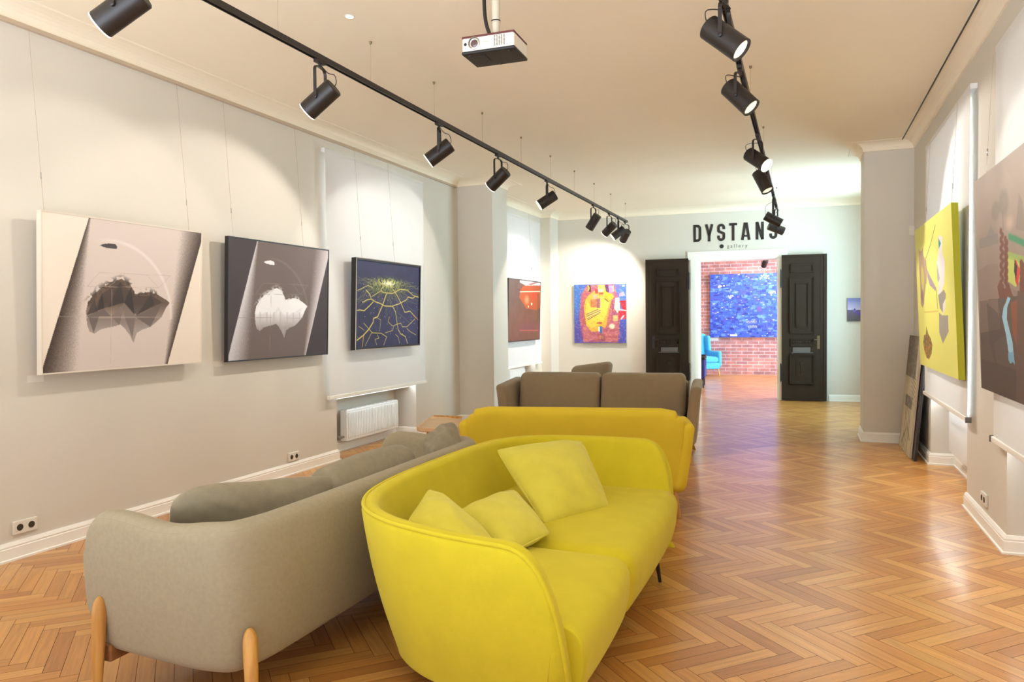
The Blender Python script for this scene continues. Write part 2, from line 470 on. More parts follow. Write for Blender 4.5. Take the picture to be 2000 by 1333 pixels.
# coves
def cove(out, drop):
    pr = [(0, ZC - drop - 0.014), (0.014, ZC - drop - 0.012), (0.014, ZC - drop)]
    for k in range(0, 7):
        a = PI / 2 * k / 6
        pr.append((0.014 + out * (1 - math.cos(a)), ZC - drop + drop * math.sin(a) * 0.93))
    pr += [(out + 0.02, ZC - 0.006), (out + 0.03, ZC), (0, ZC)]
    return pr
moulding('trim_2', [(XL, WY), (XL, 9.56), (-4.02, 9.56), (-4.02, 10.10), (XL, 10.10), (XL, 13.10), (-4.36, 13.10), (-4.36, far_y(-4.36)), (XR, far_y(XR))], cove(0.15, 0.085), M['ceil'], side=-1)
moulding('trim_3', [(XR, WY), (XR, 9.48), (0.63, 9.48), (0.63, 10.02), (XR, 10.02), (XR, far_y(XR))], cove(0.11, 0.085), M['ceil'], side=1)

# windows in the niches
def window(idx, X, y0, y1, z0, z1, face):
    w = bpy.data.objects.new('window_%d' % idx, None); link(w); w['kind'] = 'structure'
    t = 0.06; ym = (y0 + y1) / 2
    bm = bmesh.new()
    for a, b_, c, d in ((y0, y1, z0, z0 + t), (y0, y1, z1 - t, z1), (y0, y0 + t, z0 + t, z1 - t), (y1 - t, y1, z0 + t, z1 - t), (ym - t / 2, ym + t / 2, z0 + t, z1 - t), (y0 + t, y1 - t, z0 + 1.55, z0 + 1.55 + t * 0.8)):
        bm_box(bm, X - 0.03, X + 0.03, a, b_, c, d)
    mesh_obj('window_frame', bm, M['trim'], w)
    bm = bmesh.new(); bm_box(bm, X - 0.004, X + 0.004, y0 + t, y1 - t, z0 + t, z1 - t)
    mesh_obj('window_pane', bm, M['glass'], w)
    s = X + face * 0.02; dep = 0.36 if face > 0 else 0.30
    bm = bmesh.new(); bm_box(bm, min(s, s + face * dep), max(s, s + face * dep), y0 + 0.002, y1 - 0.002, z0 - 0.03, z0)
    mesh_obj('window_sill', bm, M['trim'], w)
window(1, -5.02, NL1[0], NL1[1], 0.65, 3.08, 1)
window(2, -5.02, NL2[0], NL2[1], 0.65, 3.08, 1)
window(3, 1.52, NR1[0], NR1[1], 0.69, 3.02, -1)
window(4, 1.52, NR2[0], NR2[1], 0.69, 3.02, -1)
window(5, 1.52, NR3[0], NR3[1], 0.69, 3.02, -1)

# gallery rails
bm = bmesh.new(); bm_box(bm, XL, XL + 0.028, WY, 9.50, 3.300, 3.325)
o = mesh_obj('trim_4', bm, simple('rail_paint', rgb(196, 176, 150), 0.4)); o['kind'] = 'structure'
bm = bmesh.new(); bm_box(bm, 1.005, 1.014, WY, 9.46, ZC - 0.012, ZC + 0.001)
o = mesh_obj('trim_5', bm, M['frame_dark']); o['kind'] = 'structure'

# ---- far room
box('wall_brick', -5.0, 2.6, 19.75, 20.1, 0, 3.5, M['brick'], kind='structure')
box('ceiling_far_room', -5.0, 2.6, 14.3, 20.1, 3.42, 3.5, M['ceil'], kind='structure')
bm = bmesh.new(); bm_box(bm, -5.2, -5.0, 14.2, 20.1, 0, 3.5)
o = mesh_obj('wall_far_room_left', bm, M['wall']); o['kind'] = 'structure'
bm = bmesh.new(); 
for y0, y1, z0, z1 in ((14.2, 15.2, 0, 3.5), (19.2, 20.1, 0, 3.5), (15.2, 19.2, 0, 0.7), (15.2, 19.2, 3.0, 3.5)):
    bm_box(bm, 2.6, 2.8, y0, y1, z0, z1)
o = mesh_obj('wall_far_room_right', bm, M['wall']); o['kind'] = 'structure'
window(6, 2.70, 15.2, 19.2, 0.7, 3.0, -1)

# ---- sockets, thermostat
def socket(name, loc, normal, label, group=None):
    """double socket; normal is +1 (faces +X) or -1"""
    t = thing(name, label, 'power socket', loc, 0, group)
    n = normal
    rbox('face_plate', min(0, n * 0.016), max(0, n * 0.016), -0.078, 0.078, -0.042, 0.042, 0.006, M['plastic_white'], t, n=2)
    for s in (-1, 1):
        bm = bmesh.new(); lathe(bm, (n * 0.0165, s * 0.037, 0), (n, 0, 0), [(0, 0.021), (0.001, 0.021), (0.0012, 0.018)], 20)
        lathe(bm, (n * 0.0175, s * 0.037, 0), (n, 0, 0), [(0, 0.016), (0.0004, 0.016)], 20)
        mesh_obj('socket_well', bm, M['dark_hole'], t, smooth=False)
    return t
p = onX(47, 1027, XL); socket('power_socket', (XL, p[1], p[2]), 1, 'white double power socket at the far left above the baseboard')
p = onX(572, 892, XL); socket('power_socket', (XL, p[1], p[2]), 1, 'white double power socket on the left wall below the black painting')
p = onX(1925, 975, XR); socket('power_socket', (XR, p[1], p[2]), -1, 'white double power socket low on the right wall pier')

def y_box(name, px, py, w, h, Y, d, mat, label, cat):
    p = onY(px, py, Y); o = rbox(name, p[0] - w / 2, p[0] + w / 2, Y - d, Y, p[2] - h / 2, p[2] + h / 2, 0.006, mat, None, n=2)
    return tag(o, label, cat)
y_box('wall_sensor', 1781, 451, 0.06, 0.11, 9.48, 0.03, M['plastic_white'], 'small white sensor box high on the right column', 'wall sensor')

# ------------------------------------------------------------------ blinds
def blind(X, y0, y1, z0, z1, n, label, group=None):
    t = thing('roller_blind', label, 'blind', (X, (y0 + y1) / 2, z0), 0, group)
    Yc, Zb = (y0 + y1) / 2, z0
    bm = bmesh.new()
    ny, nz = 24, 30
    def P(i, k, s):
        y = y0 + (y1 - y0) * i / ny; z = z0 + (z1 - z0) * k / nz
        wob = 0.004 * math.sin(9 * i / ny + 1.3) * (1 - k / nz)
        return Vector((n * s + n * wob, y - Yc, z - Zb))
    for s in (0.0, 0.0015):
        g = [[bm.verts.new(P(i, k, s)) for k in range(nz + 1)] for i in range(ny + 1)]
        for i in range(ny):
            for k in range(nz):
                bm.faces.new((g[i][k], g[i + 1][k], g[i + 1][k + 1], g[i][k + 1]))
    mesh_obj('blind_cloth', bm, M['blind'], t, smooth=True)
    bm = bmesh.new(); rounded_box(bm, -0.013, 0.013, y0 - Yc - 0.004, y1 - Yc + 0.004, -0.03, 0.006, 0.006, n=2)
    mesh_obj('bottom_bar', bm, M['trim'], t, smooth=True)
    bm = bmesh.new(); a, b_ = sorted((n * 0.003, -n * 0.045)); rounded_box(bm, a, b_, y0 - Yc - 0.01, y1 - Yc + 0.01, z1 - Zb - 0.01, z1 - Zb + 0.03, 0.004, n=2)
    mesh_obj('head_cassette', bm, M['blind'], t, smooth=True)
    for yy in (y0 - Yc - 0.008, y1 - Yc + 0.008):
        bm = bmesh.new(); rounded_box(bm, -0.02, 0.02, yy - 0.004, yy + 0.004, -0.032, 0.01, 0.003, n=1)
        mesh_obj('end_cap', bm, M['bar'] if n < 0 else M['trim'], t, smooth=True)
    return t
blind(-4.475, 6.34, 8.40, 0.69, 3.165, 1, 'white roller blind behind the cracked dark blue painting', 'window blinds')
blind(-4.475, 11.18, 12.86, 0.68, 3.165, 1, 'white roller blind behind the rust brown painting', 'window blinds')
blind(1.095, 6.19, 8.30, 0.705, 3.066, -1, 'white roller blind behind the lime yellow painting', 'window blinds')
blind(1.105, 3.3, 5.47, 0.68, 3.09, -1, 'white roller blind below and behind the large grey landscape painting', 'window blinds')

# ------------------------------------------------------------------ radiators
def radiator(X, y0, y1, z0, z1, n, label, ribbed=True):
    t = thing('radiator', label, 'radiator', (X, (y0 + y1) / 2, z0))
    yc = (y0 + y1) / 2; h = z1 - z0; w = (y1 - y0) / 2
    bm = bmesh.new()
    rounded_box(bm, -0.045, 0.045, -w, w, 0, h, 0.01, n=2)
    if ribbed:
        k = int((y1 - y0) / 0.033)
        for i in range(k):
            yy = -w + 0.03 + (2 * w - 0.06) * i / (k - 1)
            rounded_box(bm, min(n * 0.038, n * 0.056), max(n * 0.038, n * 0.056), yy - 0.0105, yy + 0.0105, 0.035, h - 0.03, 0.006, n=1)
    mesh_obj('panel', bm, M['rad'], t, smooth=True, angle=0.6)
    bm = bmesh.new()
    bm_box(bm, -0.036, 0.036, -w + 0.01, w - 0.01, h - 0.006, h + 0.002)
    for i in range(12):
        yy = -w + 0.03 + (2 * w - 0.06) * i / 11
        bm_box(bm, -0.035, 0.035, yy - 0.012, yy + 0.012, h - 0.002, h + 0.006)
    mesh_obj('top_grille', bm, M['rad'], t)
    bm = bmesh.new(); lathe(bm, (0, -w - 0.05, 0.05), (0, -1, 0), [(0, 0.018), (0.03, 0.02), (0.035, 0.024), (0.075, 0.022), (0.08, 0.012)], 16)
    tube(bm, [(0, -w, 0.05), (0, -w - 0.05, 0.05)], 0.01); tube(bm, [(-n * 0.0, -w - 0.06, 0.05), (-n * 0.05, -w - 0.06, 0.03), (-n * 0.07, -w - 0.06, 0.03)], 0.008)
    mesh_obj('valve', bm, M['plastic_grey'], t, smooth=True, angle=0.6)
    return t
radiator(-4.745, 6.98, 8.10, 0.125, 0.47, 1, 'white ribbed radiator in the niche below the left blind')
radiator(-4.745, 11.62, 12.62, 0.13, 0.60, 1, 'white radiator in the niche behind the brown sofas')
radiator(1.28, 6.60, 7.85, 0.20, 0.62, -1, 'flat white radiator under the right blind below the lime painting', ribbed=False)

# ------------------------------------------------------------------ double door leaves
def door_leaf(idx, x0, x1, hinge_left, ang):
    """leaf folded back against the far wall; local frame: x across, -y toward the room"""
    xh = x0 if hinge_left else x1
    e = bpy.data.objects.new('door_%d' % idx, None); link(e); e['kind'] = 'structure'
    e.location = (xh, far_y(xh) - 0.05, 0.012)
    e.rotation_euler = (0, 0, math.atan(0.06) + ang)
    w = abs(x1 - x0); s = 1 if hinge_left else -1
    Z = 2.50
    def X(u): return s * u * w
    def bx(bm, u0, u1, v0, v1, d0, d1, bev=0):
        a, b_ = sorted((X(u0), X(u1)))
        bm_box(bm, a, b_, -d1, -d0, Z * (1 - v1), Z * (1 - v0))
    bm = bmesh.new(); bx(bm, 0, 1, 0, 1, 0, 0.045)
    # raised edge on the meeting stile and a small head mould
    bx(bm, 0.93, 1.0, 0.0, 1, 0.045, 0.066); bx(bm, 0.86, 0.93, 0.03, 1, 0.045, 0.052)
    bx(bm, 0, 1.0, 0, 0.012, 0.045, 0.062)
    mesh_obj('door_leaf', bm, M['door'], e)
    def pframe(u0, u1, v0, v1, t, d):
        bm = bmesh.new(); tu = t / w; tv = t / Z
        for k, (dd, q) in enumerate(((d, 1.0), (d * 1.6, 0.5))):
            a = tu * q; c = tv * q
            bx(bm, u0, u1, v0, v0 + c, 0.045, 0.045 + dd); bx(bm, u0, u1, v1 - c, v1, 0.045, 0.045 + dd)
            bx(bm, u0, u0 + a, v0, v1, 0.045, 0.045 + dd); bx(bm, u1 - a, u1, v0, v1, 0.045, 0.045 + dd)
        return bm
    P = lambda y: (y - 275) / 1010.0
    U0, U1 = 0.20, 0.72
    for name, (u0, u1, v0, v1, t, d) in {'upper_panel': (U0, U1, P(340), P(400), 0.03, 0.018), 'tall_panel': (U0 - 0.02, U1 + 0.02, P(425), P(820), 0.035, 0.022),
                                       'carved_panel': (U0, U1, P(855), P(908), 0.025, 0.018), 'lower_panel': (U0 - 0.02, U1 + 0.02, P(962), P(1170), 0.035, 0.022)}.items():
        bm = pframe(u0, u1, v0, v1, t, d)
        if name == 'tall_panel':
            b2 = [(0.32, 0.60, P(470), P(775))]
            for (a, b_, c, d2) in b2:
                for dd, q in ((0.016, 1.0), (0.026, 0.5)):
                    tu, tv = 0.022 / w * q, 0.022 / Z * q
                    bx(bm, a, b_, c, c + tv, 0.045, 0.045 + dd); bx(bm, a, b_, d2 - tv, d2, 0.045, 0.045 + dd)
                    bx(bm, a, a + tu, c, d2, 0.045, 0.045 + dd); bx(bm, b_ - tu, b_, c, d2, 0.045, 0.045 + dd)
        if name == 'lower_panel':
            bx(bm, 0.32, 0.60, P(1000), P(1135), 0.045, 0.053)
            bx(bm, 0.36, 0.56, P(1010), P(1125), 0.053, 0.060)
            bx(bm, 0.43, 0.49, P(1030), P(1112), 0.060, 0.072)
            xa = X(0.46); lathe(bm, (xa, -0.060, Z * (1 - P(1030))), (0, -1, 0), [(0, 0.05), (0.008, 0.045), (0.012, 0.02)], 20)
            bx(bm, 0.40, 0.52, P(1102), P(1116), 0.060, 0.070)
        if name == 'carved_panel':
            for q in range(9):
                u = U0 + 0.06 + (U1 - U0 - 0.12) * q / 8
                lathe(bm, (X(u), -0.045, Z * (1 - P(882))), (0, -1, 0), [(0, 0.020), (0.007, 0.018), (0.012, 0.008)], 12)
        mesh_obj(name, bm, M['door'], e)
    bm = bmesh.new(); bx(bm, 0.25, 0.64, P(916), P(948), 0.045, 0.062); bx(bm, 0.22, 0.70, P(950), P(956), 0.045, 0.060)
    mesh_obj('letter_flap', bm, M['bar'], e)
    for v in (0.16, 0.81):
        bm = bmesh.new(); a, b_ = sorted((X(-0.035), X(0.02)))
        bm_box(bm, a, b_, -0.060, -0.02, Z * (1 - v) - 0.14, Z * (1 - v) + 0.14)
        tube(bm, [(X(-0.02), -0.062, Z * (1 - v) - 0.16), (X(-0.02), -0.062, Z * (1 - v) + 0.16)], 0.010)
        mesh_obj('hinge', bm, M['black'], e)
    bm = bmesh.new(); zz = Z * (1 - 0.60)
    bx(bm, 0.79, 0.85, 0.555, 0.645, 0.045, 0.052)
    tube(bm, [(X(0.82), -0.05, zz + 0.05), (X(0.82), -0.10, zz + 0.05), (X(0.72), -0.105, zz + 0.045)], 0.009)
    mesh_obj('door_handle', bm, M['brass'] if idx == 2 else M['black'], e, smooth=True, angle=0.6)
    return e
door_leaf(1, -2.70, -1.945, False, 0.045)
door_leaf(2, -0.375, 0.345, True, -0.02)
# ------------------------------------------------------------------ sofas
def catmull(P, n):
    P = [Vector(p) for p in P]
    Q = [P[0] * 2 - P[1]] + P + [P[-1] * 2 - P[-2]]
    dense = []
    for i in range(1, len(Q) - 2):
        for k in range(16):
            t = k / 16
            a, b_, c, d = Q[i - 1], Q[i], Q[i + 1], Q[i + 2]
            dense.append(0.5 * ((2 * b_) + (c - a) * t + (2 * a - 5 * b_ + 4 * c - d) * t * t + (3 * b_ - a - 3 * c + d) * t ** 3))
    dense.append(P[-1])
    L = [0]
    for a, b_ in zip(dense, dense[1:]): L.append(L[-1] + (b_ - a).length)
    return dense, L

def at_s(dense, L, s):
    s = max(0, min(L[-1], s))
    lo, hi = 0, len(L) - 1
    while hi - lo > 1:
        m_ = (lo + hi) // 2
        if L[m_] <= s: lo = m_
        else: hi = m_
    t = (s - L[lo]) / max(1e-9, L[hi] - L[lo])
    p = dense[lo].lerp(dense[hi], t)
    i0, i1 = max(0, lo - 3), min(len(dense) - 1, hi + 3)
    return p, (dense[i1] - dense[i0]).normalized()

def shell(path, side, zt, zb, r, er, Rt, Rb, lean, bulge=0.0, N=90, ztf=None, org=(0, 0), kwall=8, taper=0.0, elean=0.0):
    """upholstered wall swept along a plan path (outer top edge). returns bmesh, rim line, at-function"""
    dense, L = catmull(path, 16); LT = L[-1]
    ss = []
    ne = 12
    for k in range(ne): ss.append(er * (1 - math.cos(PI / 2 * k / ne)))
    for k in range(N + 1): ss.append(er + (LT - 2 * er) * k / N)
    for k in range(1, ne + 1): ss.append(LT - er + er * math.sin(PI / 2 * k / ne))
    rs = []; rim = []
    O = Vector((org[0], org[1], 0))
    def section(s, shrink=1.0, push=0.0):
        p, d = at_s(dense, L, s)
        n = Vector((d.y, -d.x, 0)) * side; d3 = Vector((d.x, d.y, 0))
        e = min(1.0, min(s, LT - s) / er); u = 1 - e; f = max(0, 1 - u ** 2.8) ** (1 / 2.8)
        top = (ztf(s / LT) if ztf else zt) - Rt * (1 - f); bot = zb + Rb * (1 - f)
        rr = r * shrink
        zc0, zc1 = bot + r, top - r
        def off(z):
            q = (zt - z) / (zt - zb)
            return -lean * q + bulge * math.sin(PI * min(1, max(0, q)))
        c = Vector((p.x, p.y, 0)) - n * r + d3 * push
        back = d3 * ((1 if s < LT / 2 else -1) * elean * (1 - e) ** 0.5)   # the arm fronts rake back toward the floor
        def dn(z): return back * (min(1, max(0, (zt - z) / (zt - zb))) ** 2)
        pts = []
        m_ = 8
        for k in range(kwall + 1):
            z = zc0 + (zc1 - zc0) * k / kwall
            pts.append(c + n * (rr + off(z)) + Vector((0, 0, z)) + dn(z))
        for k in range(1, m_):
            a = PI * k / m_
            pts.append(c + n * (rr * math.cos(a) + off(zc1)) + Vector((0, 0, zc1 + rr * math.sin(a))))
        for k in range(kwall + 1):
            z = zc1 + (zc0 - zc1) * k / kwall
            tp = taper * e * (1 - (z - zc0) / max(1e-6, zc1 - zc0))
            pts.append(c + n * (-rr - tp + off(z)) + Vector((0, 0, z)) + dn(z))
        for k in range(1, m_):
            a = PI * k / m_
            pts.append(c + n * (-rr * math.cos(a) + off(zc0)) + Vector((0, 0, zc0 - rr * math.sin(a))) + dn(zc0))
        return [q - O for q in pts], (c + n * (rr * 0.80 + off(zc1)) + Vector((0, 0, zc1 + rr * 0.72))) - O, (c + n * (rr * 1.0 + off(zc0)) + Vector((0, 0, zc0 - rr * 0.1)) + dn(zc0)) - O
    for a in (80, 60, 40, 20):
        rs.append(section(0, math.cos(math.radians(a)), -r * 0.9 * math.sin(math.radians(a)))[0])
    low0 = section(0)[2]
    for s in ss:
        q, rm, lw = section(s); rs.append(q); rim.append(rm)
    low1 = section(LT)[2]
    for a in (20, 40, 60, 80):
        rs.append(section(LT, math.cos(math.radians(a)), r * 0.9 * math.sin(math.radians(a)))[0])
    bm = bmesh.new(); rings(bm, rs, True, True)
    bmesh.ops.recalc_face_normals(bm, faces=bm.faces[:])
    return bm, rim, (low0, low1)

def pillow(name, c, thick, mat, *a_, rc=0.05, conc=0.02, **k_):
    return _pillow(name, c, thick, mat, rc, conc, *a_, **k_)
def _pillow(name, c, thick, mat, rc, conc, label=None, cat='cushion', parent=None, wr=0.012, seed=1, group=None, n=26, seam=True, sag=0.0):
    """c: corners TL, TR, BR, BL in 3D"""
    C = [Vector(p) for p in c]; org = (C[2] + C[3]) / 2
    nrm = ((C[1] - C[3]).cross(C[0] - C[2])).normalized()
    rnd = random.Random(seed)
    ph = [rnd.uniform(0, 6) for _ in range(8)]
    def P(u, v):
        eu = conc * math.sin(PI * v); ev = conc * math.sin(PI * u)   # edges curve inwards, corners stay out
        a4, b4 = abs(2 * u - 1) ** 5, abs(2 * v - 1) ** 5
        u, v = 0.5 + (u - 0.5) * (1 - rc * b4), 0.5 + (v - 0.5) * (1 - rc * a4)
        uu = u + (0.5 - u) * 2 * eu * 0.9; vv = v + (0.5 - v) * 2 * ev * 0.9
        top = C[0].lerp(C[1], uu); bot = C[3].lerp(C[2], uu)
        return top.lerp(bot, vv)
    def th(u, v):
        a = max(0, 1 - (2 * u - 1) ** 2) ** 0.48; b_ = max(0, 1 - (2 * v - 1) ** 2) ** 0.48
        w = wr * (math.sin(9 * u + 5 * v + ph[0]) * math.sin(7 * v - 3 * u + ph[1]) + 0.6 * math.sin(17 * u - 8 * v + ph[2]))
        # creases running in from the corners
        for k, (cu, cv) in enumerate(((0, 0), (1, 0), (1, 1), (0, 1))):
            du, dv = u - cu, v - cv; rr = math.hypot(du, dv); a2 = math.atan2(abs(dv), abs(du))
            w += wr * 0.9 * math.sin(a2 * 13 + ph[3 + k]) * math.exp(-((rr - 0.22) / 0.16) ** 2)
        return (thick / 2) * a * b_ * (0.82 + 0.18 * min(1, a * b_)) + w * a * b_
    bm = bmesh.new()
    G = {}
    for s in (1, -1):
        for i in range(n + 1):
            for j in range(n + 1):
                u = 0.5 - 0.5 * math.cos(PI * i / n); v = 0.5 - 0.5 * math.cos(PI * j / n)
                edge = i in (0, n) or j in (0, n)
                if edge and s == -1: G[(s, i, j)] = G[(1, i, j)]; continue
                G[(s, i, j)] = bm.verts.new(P(u, v) + nrm * s * th(u, v) - org - Vector((0, 0, sag * math.sin(PI * u) * (1 - v))))
    for s in (1, -1):
        for i in range(n):
            for j in range(n):
                q = [G[(s, i, j)], G[(s, i + 1, j)], G[(s, i + 1, j + 1)], G[(s, i, j + 1)]]
                if s == -1: q.reverse()
                bm.faces.new(q)
    bmesh.ops.recalc_face_normals(bm, faces=bm.faces[:])
    o = mesh_obj(name, bm, mat, parent, smooth=True)
    o.location = org
    if label: tag(o, label, cat, group)
    if seam:
        bm = bmesh.new(); pts = []
        for i in range(n + 1): pts.append(P(i / n, 0) - org - Vector((0, 0, sag * math.sin(PI * i / n))))
        for i in range(1, n + 1): pts.append(P(1, i / n) - org)
        for i in range(1, n + 1): pts.append(P(1 - i / n, 1) - org)
        for i in range(1, n): pts.append(P(0, 1 - i / n) - org)
        pts.append(pts[0]); tube(bm, pts, 0.0045, 6, caps=False)
        mesh_obj('piping', bm, mat, o, smooth=True)
    return o

# --- yellow curved sofa in the foreground
O1 = (-1.2, 3.3)
Y1 = thing('curved_sofa', 'bright yellow velvet sofa with curved wraparound back nearest the camera', 'sofa', (O1[0], O1[1], 0))
path = [(-0.715, 2.18), (-0.82, 2.18), (-1.00, 2.20), (-1.22, 2.25), (-1.44, 2.34), (-1.62, 2.49), (-1.735, 2.72), (-1.785, 3.02), (-1.795, 3.45), (-1.785, 3.85), (-1.74, 4.13), (-1.60, 4.33), (-1.38, 4.42), (-1.12, 4.45), (-0.90, 4.44), (-0.70, 4.42)]
bm, rim, low = shell(path, -1, 0.735, 0.105, 0.036, 0.22, 0.555, 0.0, 0.15, bulge=0.02, N=110, org=O1, taper=0.06, elean=0.11)
mesh_obj('back_shell', bm, M['yellow'], Y1, smooth=True)
Y1D = catmull(path, 16)[0]
bm = bmesh.new()
rim2 = rim
tube(bm, rim2, 0.0085, 8)
mesh_obj('piping', bm, M['yellow'], Y1, smooth=True)
def seatpad(y0, y1, name='seat_cushion'):
    bm = bmesh.new()
    rounded_box(bm, -1.68 - O1[0], -0.675 - O1[0], y0 - O1[1], y1 - O1[1], 0.14, 0.455, 0.075, puff=(0.02, 0.0, 0.028), n=12)
    for v in bm.verts:
        k = max(0, (0.40 - v.co.z) / 0.26)
        if v.co.x > 0: v.co.x -= 0.05 * k * k
        # stay inside the curved shell
        q = Vector((v.co.x + O1[0], v.co.y + O1[1]))
        need = 0.15 * (0.735 - v.co.z) / 0.605 + 0.045
        for _ in range(2):
            i = min(range(1, len(Y1D) - 1), key=lambda i: (Y1D[i] - q).length_squared)
            d = (Y1D[i + 1] - Y1D[i - 1]).normalized(); nn = Vector((-d.y, d.x))
            e = -(q - Y1D[i]).dot(nn)
            if e < need: q = q - nn * (need - e)
        v.co.x, v.co.y = q.x - O1[0], q.y - O1[1]
    return mesh_obj(name, bm, M['yellow'], Y1, smooth=True)
seatpad(2.25, 3.09); seatpad(3.095, 4.38)
for x, y, dx, dy in ((-0.76, 4.06, 0.02, 0.02), (-0.80, 2.55, 0.02, -0.03), (-1.44, 2.72, -0.03, -0.03), (-1.55, 3.95, -0.03, 0.02)):
    bm = bmesh.new(); tube(bm, [(x - O1[0], y - O1[1], 0.16), (x + dx - O1[0], y + dy - O1[1], 0.0)], [0.014, 0.009], 12)
    mesh_obj('leg', bm, M['black'], Y1, smooth=True, angle=0.8)
bm = bmesh.new(); bm_box(bm, -1.562 - O1[0], -1.545 - O1[0], 2.60 - O1[1], 2.63 - O1[1], 0.21, 0.25)
mesh_obj('care_tag', bm, M['card'], Y1)

def Pz(px, py, z): return tuple(onZ(px, py, z))
pillow('cushion', [tuple(onY(966, 878, 3.80)), tuple(onY(1138, 860, 4.12)), Pz(1194, 996, 0.455), Pz(1062, 1026, 0.47)], 0.23, M['yellow_cushion'], 'large pale yellow cushion leaning in the far corner of the curved yellow sofa', seed=3, wr=0.008)
pillow('cushion', [Pz(893, 998, 0.57), Pz(1004, 956, 0.59), Pz(1076, 1042, 0.50), Pz(990, 1086, 0.50)], 0.16, M['yellow_cushion'], 'flat yellow cushion lying in the middle of the curved yellow sofa', seed=5, wr=0.006)
pillow('cushion', [Pz(796, 1018, 0.62), Pz(838, 954, 0.68), Pz(972, 1062, 0.53), Pz(905, 1100, 0.54)], 0.16, M['yellow_cushion'], 'yellow cushion half hidden behind the near arm of the curved sofa', seed=8, wr=0.006)

# --- beige sofa, back to back with the yellow one
O2 = (-2.2, 3.2)
BE = thing('beige_sofa', 'taupe beige wool sofa with oak legs seen from behind at lower left', 'sofa', (O2[0], O2[1], 0))
path = [(-2.635, 2.10), (-2.46, 2.075), (-2.22, 2.058), (-2.04, 2.058), (-1.91, 2.10), (-1.855, 2.24), (-1.842, 2.48), (-1.838, 2.9), (-1.838, 3.5), (-1.84, 3.95), (-1.87, 4.15), (-1.97, 4.28), (-2.15, 4.33), (-2.40, 4.33), (-2.595, 4.30)]
def ztf(q):
    s = q * 4.2; t = min(s, 4.2 - s)
    return 0.727 - 0.022 * math.exp(-((t - 0.50) / 0.17) ** 2)
bm, rim, low = shell(path, 1, 0.727, 0.165, 0.055, 0.16, 0.14, 0.12, 0.03, bulge=0.015, N=110, ztf=ztf, org=O2, taper=0.02)
mesh_obj('back_shell', bm, M['beige'], BE, smooth=True)
bm = bmesh.new(); tube(bm, [p + Vector((0, 0, -0.012)) for p in rim], 0.0022, 6)
mesh_obj('seam', bm, M['seam'], BE, smooth=True)
rbox('seat', -2.62 - O2[0], -1.92 - O2[0], 2.20 - O2[1], 4.22 - O2[1], 0.18, 0.43, 0.07, M['beige'], BE, puff=(0.01, 0, 0.02))
rbox('back_cushion', -2.14 - O2[0], -1.955 - O2[0], 2.80 - O2[1], 3.60 - O2[1], 0.42, 0.775, 0.085, M['beige_cushion'], BE, puff=(0.03, 0.0, 0.02))
def oak_leg(parent, x, y, top, dx, dy, O, r=0.026):
    bm = bmesh.new()
    pts = []; rad = []
    for t in (0, 0.008, 0.02, 0.04, 0.07, 0.11, 0.16, 0.25, 0.35, 0.45, 0.55, 0.65, 0.75, 0.85, 0.93, 1.0):
        pts.append((x + dx * t - O[0], y + dy * t - O[1], top * (1 - t)))
        rad.append(r * (math.sqrt(max(0, 1 - (1 - t / 0.16) ** 2)) if t < 0.16 else 1.0 - 0.42 * ((t - 0.16) / 0.84) ** 1.6) + 0.0005)
    tube(bm, pts, rad, 16)
    return mesh_obj('leg', bm, M['oak'], parent, smooth=True)
oak_leg(BE, -2.545, 2.085, 0.395, 0.0, -0.025, O2); oak_leg(BE, -1.87, 2.14, 0.345, 0.05, -0.05, O2)
oak_leg(BE, -2.53, 4.32, 0.395, 0.0, 0.015, O2); oak_leg(BE, -1.85, 4.22, 0.33, 0.02, 0.03, O2)
bm = bmesh.new(); rounded_box(bm, -2.565 - O2[0], -2.515 - O2[0], 2.10 - O2[1], 4.30 - O2[1], 0.13, 0.20, 0.01, n=4)
mesh_obj('stretcher', bm, wood('oak_dark', rgb(132, 84, 48), rgb(156, 104, 62), 3.0, 0.5, 1), BE, smooth=True)
pillow('cushion', [(-2.29, 2.20, 0.822), (-1.955, 2.92, 0.758), (-2.08, 2.93, 0.44), (-2.42, 2.30, 0.44)], 0.22, M['beige_cushion'], 'crumpled taupe cushion propped in the near corner of the beige sofa', seed=12, wr=0.010, sag=0.02, rc=0.16, conc=0.0, seam=False)
pillow('cushion', [tuple(onY(824, 860, 4.02)), tuple(onY(888, 820, 4.12)), tuple(onY(906, 890, 3.98)), tuple(onY(836, 915, 3.82))], 0.17, M['beige_cushion'], 'puffy taupe cushion at the far end of the beige sofa beside the oak table', seed=15, wr=0.014, rc=0.14, conc=0.0)

# --- second yellow sofa seen from behind
Y2 = thing('mustard_sofa', 'mustard yellow sofa with a plain straight back, second from the camera', 'sofa', (-1.575, 5.22, 0), math.radians(11.5))
bm = bmesh.new(); rounded_box(bm, -0.80, 0.80, -0.01, 0.13, 0.20, 0.803, 0.062, puff=(0, 0.012, 0.0), n=14)
for v in bm.verts:
    # big radius on the upper corners, slight backward lean
    ax = abs(v.co.x); z = v.co.z; R = 0.14
    if ax > 0.80 - R and z > 0.803 - R:
        d = math.hypot(ax - (0.80 - R), z - (0.803 - R))
        if d > 1e-6:
            m_ = max(ax - (0.80 - R), z - (0.803 - R)); k = m_ / d
            v.co.x = math.copysign(0.80 - R + (ax - (0.80 - R)) * k, v.co.x); v.co.z = 0.803 - R + (z - (0.803 - R)) * k
    v.co.y -= 0.06 * (v.co.z - 0.2) / 0.6 - 0.03
mesh_obj('backrest', bm, M['mustard'], Y2, smooth=True)
